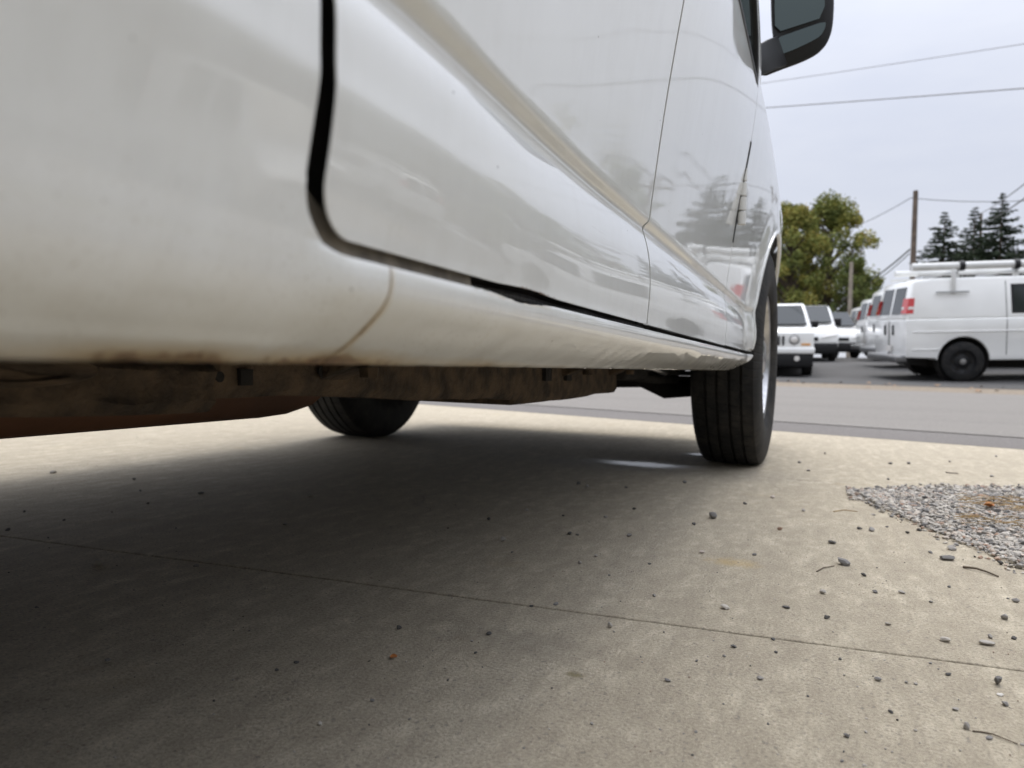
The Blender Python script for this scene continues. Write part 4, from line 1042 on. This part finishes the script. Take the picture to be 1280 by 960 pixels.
    MB().add(v + v2, [(0, 1, 2, 3), (4, 7, 6, 5), (0, 4, 5, 1), (1, 5, 6, 2), (2, 6, 7, 3), (3, 7, 4, 0)]).build('windscreen', M['glass'], r, smooth=False)
    MB().box((.5, -.55, .25), (5.2, .55, .5)).build('underbody', M['dark'], r, bevel=.03)
    return r
def add_rack(r):
    for s_ in (-1, 1): MB().box((.25, s_ * .80 - .02, 1.99), (3.5, s_ * .80 + .02, 2.03)).build('rack_rail', M['white_dull'], r)
    for x in (.9, 1.9, 3.0):
        MB().box((x - .03, -.84, 2.03), (x + .03, .84, 2.07)).build('rack_crossbar', M['galv'], r)
        for s_ in (-1, 1): MB().box((x - .04, s_ * .80 - .03, 1.90), (x + .04, s_ * .80 + .03, 1.99)).build('rack_foot', M['white_dull'], r)
    # white conduit carrier tube along the near edge, with black clamps
    MB().tube([(.15, -.76, 2.165), (3.9, -.76, 2.165)], .075, 20).build('conduit_tube', M['white_dull'], r)
    for x in (1.0, 1.92, 3.0): MB().lathe([(-.045, .08), (-.045, .095), (.045, .095), (.045, .08)], (x, -.76, 2.165), 'x', 20).build('tube_clamp', M['black'], r)
    MB().tube([(.25, .55, 2.13), (3.9, .55, 2.13)], .06, 16).build('conduit_tube', M['white_dull'], r)
    MB().box((.78, -.93, 1.68), (.86, -.90, 2.09)).build('ladder_bracket', M['white_dull'], r, bevel=.008)
    MB().box((.52, -.955, 1.66), (1.08, -.925, 1.69)).build('ladder_bracket', M['galv'], r)
def copy_tree(o, parent=None):
    c_ = o.copy(); C.objects.link(c_); c_.parent = parent
    for ch in list(o.children): copy_tree(ch, c_)
    return c_
HD = R(12)
def van_at(r, px, zc, label, heading=HD):
    # px, zc: where the near rear corner stands
    p = CP + F0 * zc + R0 * ((px - 640) / FPX * zc)
    l = Vector((-math.sin(heading), math.cos(heading), 0)); q = p + l * 1.0
    place(r, q.x, q.y, heading); r['label'] = label
base = make_van(black_wheels=True)
plain = copy_tree(base)
add_rack(base)
van_at(base, 1131, 13.5, 'nearest parked white van, with white tubes on its roof rack and black wheels')
van_at(plain, 1110, 17.0, 'second white van in the row, its back doors showing behind the racked van')
v3 = copy_tree(plain); van_at(v3, 1090, 21.4, 'third white van in the row, a sliver between its neighbours beside the pole')
v4 = copy_tree(plain); van_at(v4, 1074, 26.0, 'farthest white van in the row, its tail light lowest and smallest')
# more of the row beyond the right edge, mirrored in the van's paint
v5 = copy_tree(base); place(v5, 9.8, 16.6, HD); v5['label'] = 'racked white van parked right of the frame, seen mirrored in the door paint'
v6 = copy_tree(plain); place(v6, 15.5, 13.0, R(192)); v6['label'] = 'plain white van parked far right of the frame, mirrored in the side door paint'
v7 = copy_tree(plain); place(v7, 22.5, 11.6, R(-20)); v7['label'] = 'plain white van at the far right end of the lot, mirrored in the rear panel'

def quadbox(v, t):  # thin slab from four corners, t = offset vector
    v2 = [tuple(Vector(a) - Vector(t)) for a in v]
    return MB().add(list(v) + v2, [(0, 1, 2, 3), (4, 7, 6, 5), (0, 4, 5, 1), (1, 5, 6, 2), (2, 6, 7, 3), (3, 7, 4, 0)])
def make_suv():
    r = empty('boxy_suv', (0, 0, 0), 'white boxy small SUV with round headlights facing the camera, first in the left row', 'suv')
    hw = .88
    lower = [(-4.36, .42), (-3.9, .36)] + arc(-3.42, .36, .40) + [(-3.0, .34), (-1.3, .34)] + arc(-.84, .36, .40) + [(-.42, .40), (-.10, .42), (-.03, .50), (.0, .66), (-.02, .95), (-.12, 1.02), (-1.05, 1.10), (-4.30, 1.10)]
    upper = [(-1.0, 1.08), (-1.48, 1.58), (-1.62, 1.645), (-1.9, 1.67), (-4.1, 1.665), (-4.22, 1.6), (-4.33, 1.08)]
    body_two(r, lower, upper, hw, .72, 1.08, M['white'], .045)
    quadbox([(-1.035, -.76, 1.12), (-1.035, .76, 1.12), (-1.46, .66, 1.56), (-1.46, -.66, 1.56)], (-.03, 0, -.03)).build('windscreen', M['glass'], r, smooth=False)
    for o in C.objects[-1:]: o.location.x = .03; o.location.z = .015
    for k in range(7): MB().box((.0, -.27 + k * .09 - .022, .68), (.018, -.27 + k * .09 + .022, .88)).build('grille_slot', M['black'], r, bevel=.006)
    for s_ in (-1, 1):
        MB().lathe([(-.01, .105), (.02, .105), (.028, .09), (.02, .0)], (.0, s_ * .49, .80), 'x', 24).build('headlight_bezel', M['steel'], r)
        MB().lathe([(.02, .085), (.04, .06), (.045, .0)], (.0, s_ * .49, .80), 'x', 20).build('headlight', M['clear'], r)
        MB().box((-.02, s_ * .72 - .09, .68), (.012, s_ * .72 + .09, .72)).build('indicator', M['amber'], r)
        MB().lathe([(.04, .06), (.062, .05), (.062, 0)], (0, s_ * .55, .40), 'x', 16).build('fog_light', M['clear'], r)
        MB().box((-1.35, s_ * .92 - .10, 1.08), (-1.22, s_ * .92 + .10, 1.24)).build('door_mirror', M['black'], r, bevel=.03)
        v = [(-1.15, s_ * .88, 1.12), (-1.62, s_ * .765, 1.56), (-2.55, s_ * .765, 1.56), (-2.55, s_ * .88, 1.12)]; quadbox(v, (0, s_ * .03, 0)).build('side_window', M['glass'], r, smooth=False)
        v = [(-2.65, s_ * .88, 1.12), (-2.65, s_ * .765, 1.56), (-3.9, s_ * .765, 1.56), (-4.0, s_ * .88, 1.12)]; quadbox(v, (0, s_ * .03, 0)).build('side_window', M['glass'], r, smooth=False)
        MB().box((-4.0, s_ * .62 - .015, 1.66), (-1.9, s_ * .62 + .015, 1.72)).build('roof_rail', M['black'], r, bevel=.01)
        for x in (-.84, -3.42):
            car_wheel(r, x, s_ * .775, .34, .21, s_, M['steel'], M['chrome'])
            MB().prism(arc(x, .36, .39), s_ * .66 - .01, s_ * .66 + .01).build('arch_liner', M['dark'], r)
        MB().box((-2.60, s_ * .88 - .003, .45), (-2.588, s_ * .88 + .003, 1.1)).build('door_gap', M['jamb'], r)
    MB().box((-.25, -.90, .50), (.07, .90, .63)).build('front_bumper', M['white'], r, bevel=.03, seg=3)
    MB().box((-.22, -.87, .22), (.045, .87, .50)).build('lower_bumper', M['black'], r, bevel=.03)
    MB().box((-4.0, -.6, .22), (-.3, .6, .42)).build('underbody', M['dark'], r)
    cu = bpy.data.curves.new('windscreen_marking', 'FONT'); cu.body = 'CC'; cu.size = .20; cu.extrude = .003; cu.align_x = 'CENTER'
    to = bpy.data.objects.new('tmp', cu); C.objects.link(to)
    dg = bpy.context.evaluated_depsgraph_get(); me = bpy.data.meshes.new_from_object(to.evaluated_get(dg)); bpy.data.objects.remove(to)
    ang = math.atan2(.44, -.425)
    ux = Vector((0, 1, 0)); uy = Vector((-.425, 0, .44)).normalized(); un = ux.cross(uy)
    mm = Matrix((ux, uy, un)).transposed().to_4x4(); mm.translation = Vector((-1.045, .42, 1.16)) + un * .03
    me.transform(mm); me.materials.clear(); link('windscreen_marking', me, M['mark'], r)
    return r
def front_at(r, px, zc, heading, off=0):
    p = CP + F0 * zc + R0 * ((px - 640) / FPX * zc); place(r, p.x, p.y, heading)
suv = make_suv()
front_at(suv, 961, 15.4, R(-90 + 3))
def make_minivan():
    r = empty('small_van', (0, 0, 0), 'small white panel van with dark lower bumper facing the camera behind the boxy SUV', 'van')
    hw = .90
    lower = [(-4.4, .42), (-4.0, .36)] + arc(-3.5, .36, .38) + [(-3.0, .32), (-1.35, .32)] + arc(-.88, .36, .38) + [(-.42, .36), (-.06, .40), (0, .60), (-.04, .86), (-.20, .98), (-.95, 1.12), (-4.4, 1.12)]
    upper = [(-.90, 1.10), (-1.55, 1.62), (-1.80, 1.73), (-2.2, 1.77), (-4.2, 1.76), (-4.33, 1.70), (-4.4, 1.10)]
    body_two(r, lower, upper, hw, .76, 1.10, M['white'], .06)
    quadbox([(-.94, -.78, 1.16), (-.94, .78, 1.16), (-1.56, .68, 1.68), (-1.56, -.68, 1.68)], (-.03, 0, -.03)).build('windscreen', M['glass'], r, smooth=False)
    C.objects[-1].location = (.035, 0, .02)
    for s_ in (-1, 1):
        v = [(.0, s_ * .42, .72), (-.02, s_ * .86, .80), (-.16, s_ * .86, .98), (-.08, s_ * .52, .86)]; quadbox([(a + .03, b, c_) for a, b, c_ in v], (.04, 0, 0)).build('headlight', M['clear'], r, smooth=False)
        MB().box((-1.30, s_ * .95 - .12, 1.10), (-1.17, s_ * .95 + .12, 1.32)).build('door_mirror', M['black'], r, bevel=.03)
        v = [(-1.15, s_ * .905, 1.16), (-1.68, s_ * .80, 1.62), (-2.4, s_ * .80, 1.62), (-2.4, s_ * .905, 1.16)]; quadbox(v, (0, s_ * .03, 0)).build('side_window', M['glass'], r, smooth=False)
        for x in (-.88, -3.5):
            car_wheel(r, x, s_ * .79, .33, .2, s_, M['steel'], M['chrome']); MB().prism(arc(x, .36, .37), s_ * .68 - .01, s_ * .68 + .01).build('arch_liner', M['dark'], r)
    MB().box((-.2, -.88, .24), (.05, .88, .56)).build('lower_bumper', M['black'], r, bevel=.04)
    MB().box((-.05, -.34, .62), (.02, .34, .74)).build('grille', M['black'], r, bevel=.02)
    MB().box((-4.0, -.6, .22), (-.3, .6, .42)).build('underbody', M['dark'], r)
    return r
mv = make_minivan(); front_at(mv, 1006, 21.5, R(-90 + 4))
mv2 = copy_tree(mv); front_at(mv2, 1047, 25.5, R(-90 + 14)); mv2['label'] = 'farthest white van of the left row, half hidden beyond the small panel van'
mv['group'] = mv2['group'] = 'small white vans parked nose out'

# ------------------------------------------------------------------ trees
def leaf_mesh(name, P, size, tint, m, parent, elong=1.6, droop=None):
    n = len(P); P = np.asarray(P)
    u = np.random.normal(size=(n, 3)); u /= np.linalg.norm(u, axis=1)[:, None]
    if droop is not None: u = u * .35 + np.asarray(droop); u /= np.linalg.norm(u, axis=1)[:, None]
    w_ = np.random.normal(size=(n, 3)); w_ -= (w_ * u).sum(1)[:, None] * u; w_ /= np.linalg.norm(w_, axis=1)[:, None]
    s_ = np.asarray(size)[:, None]
    V = np.stack([P - u * s_ * elong / 2, P + w_ * s_ / 2, P + u * s_ * elong / 2, P - w_ * s_ / 2], 1).reshape(-1, 3)
    Fa = np.arange(4 * n).reshape(n, 4)
    me = bpy.data.meshes.new(name); me.from_pydata(V.tolist(), [], Fa.tolist())
    at = me.attributes.new('tint', 'FLOAT', 'POINT'); at.data.foreach_set('value', np.clip(np.repeat(tint, 4), 0, 1))
    return link(name, me, m, parent, smooth=False)
def deciduous(x, y, h_, rad, label, m=None, warm=.4, nleaf=14000, cat='tree', seed=1, low=.12, group=None):
    rnd = random.Random(seed); r = empty('broadleaf_tree', (x, y, elev(x, y) - .03), label, cat, group)
    tr = MB(); th = h_ * .9
    tr.tube([(0, 0, 0), (.05 * h_ * .1, 0, h_ * .25), (0, .03, h_ * .5), (0, 0, th)], [h_ * .028, h_ * .02, h_ * .014, h_ * .004], 8)
    cl = []
    ncl = 150
    for k in range(ncl):
        t = rnd.uniform(low, 1.0); a = rnd.uniform(0, 6.283)
        prof_r = rad * (math.sin(math.pi * min(1, .15 + t * .80)) ** .6) * (1 if t < .75 else 1 - (t - .75) * 1.5)
        d = prof_r * math.sqrt(rnd.uniform(.15, 1)); c_ = Vector((d * math.cos(a), d * math.sin(a), h_ * t * .96))
        cr_ = rad * rnd.uniform(.10, .27); cl.append((c_, cr_, rnd.random()))
        z0 = max(h_ * .12, c_.z - d * .9)
        tr.tube([(0, 0, z0), tuple(Vector((c_.x * .5, c_.y * .5, (z0 + c_.z) / 2 + .05 * h_ * .2))), tuple(c_)], [h_ * .008, h_ * .005, h_ * .0015], 5, False)
    tr.build('trunk', M['bark'], r)
    P = []; sz_ = []; tn_ = []
    for c_, cr_, tt in cl:
        for k in range(nleaf // ncl):
            v = Vector((rnd.gauss(0, 1), rnd.gauss(0, 1), rnd.gauss(0, .8))); v = v.normalized() * cr_ * rnd.uniform(.2, 1.0) ** .5 * (1.25 if rnd.random() < .15 else 1)
            P.append((c_ + v)[:]); sz_.append(rnd.uniform(.05, .12) * (h_ / 9) ** .5); tn_.append(tt * .45 + warm * rnd.random() + rnd.uniform(-.08, .1))
    leaf_mesh('crown', P, sz_, tn_, m or M['leaf_d'], r)
    return r
def conifer(x, y, h_, rad, label, seed=1, group=None):
    rnd = random.Random(seed); r = empty('conifer', (x, y, elev(x, y) - .03), label, 'tree', group)
    tr = MB().tube([(0, 0, 0), (0, 0, h_ * .5), (0, 0, h_ * .99)], [h_ * .02, h_ * .012, .01], 8)
    P = []; S_ = []; T_ = []; D_ = []
    z = h_ * .08
    while z < h_ * .985:
        t = z / h_; L = 1.3 * rad * (1 - t) ** .95 * rnd.uniform(.75, 1.1) + .08
        nb = int(8 + 6 * (1 - t))
        for k in range(nb):
            a = rnd.uniform(0, 6.283); l = L * rnd.uniform(.5, 1.2); up_ = .25 - .75 * (1 - t) * rnd.uniform(.5, 1)
            tip = Vector((math.cos(a) * l, math.sin(a) * l, z + up_ * l * .45)); o_ = Vector((0, 0, z))
            if rnd.random() < .5: tr.tube([tuple(o_), tuple(tip)], [.03 * (1 - t) + .008, .006], 4, False)
            m_ = max(6, int(l * 36))
            for q in range(m_):
                s_ = rnd.uniform(.12, 1.05); p = o_.lerp(tip, s_) + Vector((rnd.gauss(0, .09), rnd.gauss(0, .09), rnd.uniform(-.22, .05))) * (l * .30 + .14)
                P.append(p[:]); S_.append(rnd.uniform(.05, .11) * (h_ / 9) ** .5); T_.append(rnd.uniform(0, .6) + .4 * s_ * rnd.random()); D_.append((math.cos(a) * .8, math.sin(a) * .8, -.45))
        z += h_ * .021
    tr.build('trunk', M['bark'], r)
    leaf_mesh('crown', P, S_, T_, M['needle'], r, 2.0, D_)
    return r
def ctw(px, zc): p = CP + F0 * zc + R0 * ((px - 640) / FPX * zc); return p.x, p.y
def hgt_for(px, py, zc, gx, gy):      # tree height so that its top is seen at py
    hor = 456.3 + .0225 * (px - 640); return CAMH + (hor - py) / FPX * zc - elev(gx, gy)
TG = 'trees behind the parking lot'
for i, (px, zc, py, rad, warm, lab, mm) in enumerate([
        (984, 38, 250, 2.0, .45, 'broad tree turning olive and rust, nearest the van fender', 'leaf_d'),
        (1032, 41, 246, 2.7, .35, 'tallest broadleaf tree, olive green with yellow tips, left of the brown utility pole', 'leaf_d'),
        (1062, 36, 322, 1.3, .35, 'low bushy green tree below the tall olive one, around the short pale pole', 'leaf_g'),
        (950, 44, 262, 2.4, .3, 'dark green broadleaf tree partly hidden behind the van fender', 'leaf_g'),
        (1088, 33, 362, .8, .3, 'small green shrub peeking over the white vans beside the utility pole', 'leaf_g')]):
    x, y = ctw(px, zc); deciduous(x, y, hgt_for(px, py, zc, x, y), rad, lab, M[mm], warm, 38000 if rad > 1.5 else 12000, seed=i + 3, group=TG)
for i, (px, zc, py, rad, lab) in enumerate([(1173, 44, 264, 3.0, 'shortest of the three spruces, leftmost over the racked van'), (1210, 48, 258, 3.3, 'middle spruce of the three, pale and thin topped'),
                                            (1243, 43, 240, 3.7, 'tallest and darkest of the three spruces, rightmost')]):
    x, y = ctw(px, zc); conifer(x, y, hgt_for(px, py, zc, x, y), rad, lab, i + 11, 'spruces behind the racked van')
# trees outside the frame to the right and behind the camera; mirrored in the paint and the door mirror
src = {}
def far_tree(x, y, h_, rad, lab, seed, con=False):
    if con: return conifer(x, y, h_, rad, lab, seed, 'trees beyond the right edge of the view')
    return deciduous(x, y, h_, rad, lab, M['leaf_g'] if seed % 2 else M['leaf_d'], .3, 20000, seed=seed, low=.08, group='trees beyond the right edge of the view')
def at_az(az, d): return d * math.sin(R(az)), d * math.cos(R(az))
labs = ['outside the frame, mirrored faintly in the door paint']
t0 = far_tree(*at_az(17.5, 50), 10, 4.2, 'broad dark tree beyond the right edge, mirrored above the door crease', 21)
t1 = far_tree(*at_az(30, 46), 15, 6.0, 'wide tree beyond the right edge, mirrored in the middle of the side door', 24)
c1 = far_tree(*at_az(24.5, 52), 12, 3.0, 'pointed spruce beyond the right edge, mirrored near the door crease', 31, True)
ORD = ['first', 'second', 'third', 'fourth', 'fifth', 'sixth', 'seventh', 'eighth', 'ninth', 'tenth', 'eleventh', 'twelfth', 'thirteenth', 'fourteenth', 'fifteenth', 'sixteenth', 'seventeenth', 'eighteenth', 'nineteenth', 'twentieth']
def cp(t, az, d, sc_, lab):
    c_ = copy_tree(t); x, y = at_az(az, d); c_.location = (x, y, elev(x, y) - .03 if y > 0 else -.03); c_.scale = (sc_,) * 3; c_.rotation_euler.z = az; c_['label'] = lab
for k, (t, az, d, s_) in enumerate([(t1, 21, 58, 1.0), (t0, 26.5, 50, 1.1), (t1, 35, 44, 1.05), (t0, 39, 40, 1.15), (c1, 43, 50, .95), (t1, 47, 42, .95), (t0, 52, 38, 1.1), (t1, 58, 36, .95), (t0, 64, 35, 1.1), (t1, 71, 34, .9), (c1, 77, 36, .8), (t0, 84, 33, 1.0), (t1, 95, 32, .9), (t0, 108, 30, 1.0), (t1, 122, 28, .9),
                                    (t1, 150, 20, 1.0), (t0, 163, 19, 1.3), (t1, 174, 18, 1.0), (t0, 186, 19, 1.3), (t1, 198, 21, 1.0)]):
    where = 'right of' if az < 130 else 'behind'
    cp(t, az, d, s_, 'roadside tree standing %s the camera, outside the photograph, %s of its row' % (where, ORD[k]))

# ------------------------------------------------------------------ utility poles and wires
def pole(x, y, top, r_, label, m, arm=False, trans=False, armdir=None, group='utility poles'):
    z0 = elev(x, y); root = empty('utility_pole', (x, y, z0 - .1), label, 'utility pole', group)
    MB().tube([(0, 0, 0), (0, 0, (top - z0) * .5), (0, 0, top - z0 + .1)], [r_, r_ * .9, r_ * .75], 12).build('shaft', m, root)
    if arm:
        d = Vector(armdir or (1, 0, 0)).normalized()
        b = MB().tube([tuple(d * -1.2 + Vector((0, 0, top - z0 - .35))), tuple(d * 1.2 + Vector((0, 0, top - z0 - .35)))], .06, 6); b.build('crossarm', m, root)
        for q in (-1.1, -.5, .5, 1.1): MB().tube([tuple(d * q + Vector((0, 0, top - z0 - .3))), tuple(d * q + Vector((0, 0, top - z0 - .1)))], .035, 6).build('insulator', M['galv'], root)
    if trans: MB().tube([(.35, 0, top - z0 - 1.9), (.35, 0, top - z0 - 1.0)], .22, 12).build('transformer', M['galv'], root)
    return root
def wire(a, b, sag, r_, label, m=M['wire'], n=24):
    a = Vector(a); b = Vector(b); pts_ = []
    for i in range(n + 1):
        t = i / n; p = a.lerp(b, t); p.z -= sag * 4 * t * (1 - t); pts_.append(p)
    o = MB().tube(pts_, r_, 6, False).build('cable', m); tag(o, label, 'cable', 'overhead cables')
px_, py_ = ctw(1135.5, 30); ptop = W(1138.5, 240, 30)
pole(px_, py_, ptop.z, .125, 'tall dark brown utility pole standing between the broadleaf tree and the spruces', M['pole'])
qx, qy = ctw(1059, 32); pole(qx, qy, W(1059, 328, 32).z, .10, 'short pale weathered pole in front of the olive broadleaf tree', M['pole_pale'])
# two service lines crossing the open sky
A0, A1 = W(957, 128, 17), W(1280, 99, 12.5); B0, B1 = W(957, 99, 20), W(1280, 50, 14)
da = (A1 - A0); db = (B1 - B0)
e1 = A1 + da * 3.2; e2 = A0 - da * 1.6
fx, fy = e1.x, e1.y
pole(fx, fy, e1.z + 1.2, .14, 'utility pole carrying the service cable, far right of the frame', M['pole'])
pole(e2.x, e2.y, e2.z + .3, .14, 'utility pole hidden behind the white van in the foreground', M['pole'])
wire(e2, e1, .16, .012, 'thicker lower cable crossing the open sky below the door mirror', M['wire_g'])
wire(B0 - db * 1.6, B1 + db * .9, .1, .008, 'thin upper cable rising to the right beside the door mirror', M['wire_g'])
P2 = at_az(14.6, 42)
pole(P2[0], P2[1], 8.9, .15, 'utility pole with wide crossarm just outside the right edge, mirrored in the door', M['pole'], True, False, (1, -.2, 0))
pt = ptop - Vector((0, 0, .25))
wire(pt, W(1320, 248, 31), .15, .016, 'thin cable leaving the brown pole towards the right')
wire(pt, W(1010, 300, 42), .3, .016, 'thin cable sloping from the top of the brown pole into the olive tree')
wire(W(1137, 312, 30), W(1040, 372, 45), .35, .035, 'heavy lower cable sagging from the brown pole to the left')
wire(W(1137, 317, 30), W(1040, 379, 45), .35, .02, 'thin cable sagging just under the heavy one left of the brown pole')
hx, hy = ctw(1218, 54); pole(hx, hy, W(1218, 268, 54).z, .12, 'utility pole almost hidden behind the middle spruce', M['pole'])
wire(W(1218, 284, 54), W(1310, 226, 22), .2, .03, 'cable rising to the right edge beside the tallest spruce, lower of the pair')
wire(W(1218, 270, 54), W(1310, 206, 22), .2, .022, 'cable rising to the right edge beside the tallest spruce, upper of the pair')
# wires overhead along the road, mirrored in the door
for k, dx in enumerate((-1.1, .5, 1.1)):
    wire((P2[0] + dx, P2[1], 8.65), (19.5 + dx, 4, 9.5 + .3 * k), .6, (.05, .02, .02)[k], ['left', 'middle', 'right'][k] + ' line of three strung overhead outside the right edge of the view')
pole(19.5, 4, 10.2, .15, 'near utility pole with crossarm well right of the camera', M['pole'], True, True, (1, 0, 0))

# light building beyond the right side lot, mirrored in the quarter panel
bx, by = at_az(52, 31)
bd = empty('shop_building', (bx, by, elev(bx, by) - .02), 'long pale single storey building right of the frame beyond the trees', 'building'); bd.rotation_euler.z = R(-40)
MB().box((-7, -3, 0), (7, 3, 3)).build('wall', M['brick'], bd)
MB().prism([(-7.4, 2.95), (7.4, 2.95), (6.6, 4.2), (-6.6, 4.2)], -3.3, 3.3).build('roof', M['roofing'], bd)
for i in range(5): MB().box((-6 + i * 2.7, -3.04, 1.0), (-4.8 + i * 2.7, -3.0 + .01, 2.1)).build('window', M['glass'], bd)
for i in range(5): MB().box((-6 + i * 2.7, 3.0 - .01, 1.0), (-4.8 + i * 2.7, 3.04, 2.1)).build('window', M['glass'], bd)
# fallen leaves on the verge across the road
pts = []; 
b = MB()
for k in range(150):
    u = random.uniform(-12, 4); s_ = random.uniform(7.5, 9.2); p = RO + RD * u + RN * s_; z = elev(p.x, p.y) + .008; l = random.uniform(.02, .05); a = random.random() * 6
    q = [(p.x + l * math.cos(a + i * math.pi / 2), p.y + l * math.sin(a + i * math.pi / 2), z + random.uniform(0, .04)) for i in range(4)]
    b.add(q, [(0, 1, 2, 3)])
tag(b.build('leaf_litter', M['litter'], smooth=False), 'brown and orange fallen leaves along the far road edge', 'leaves', kind='stuff')
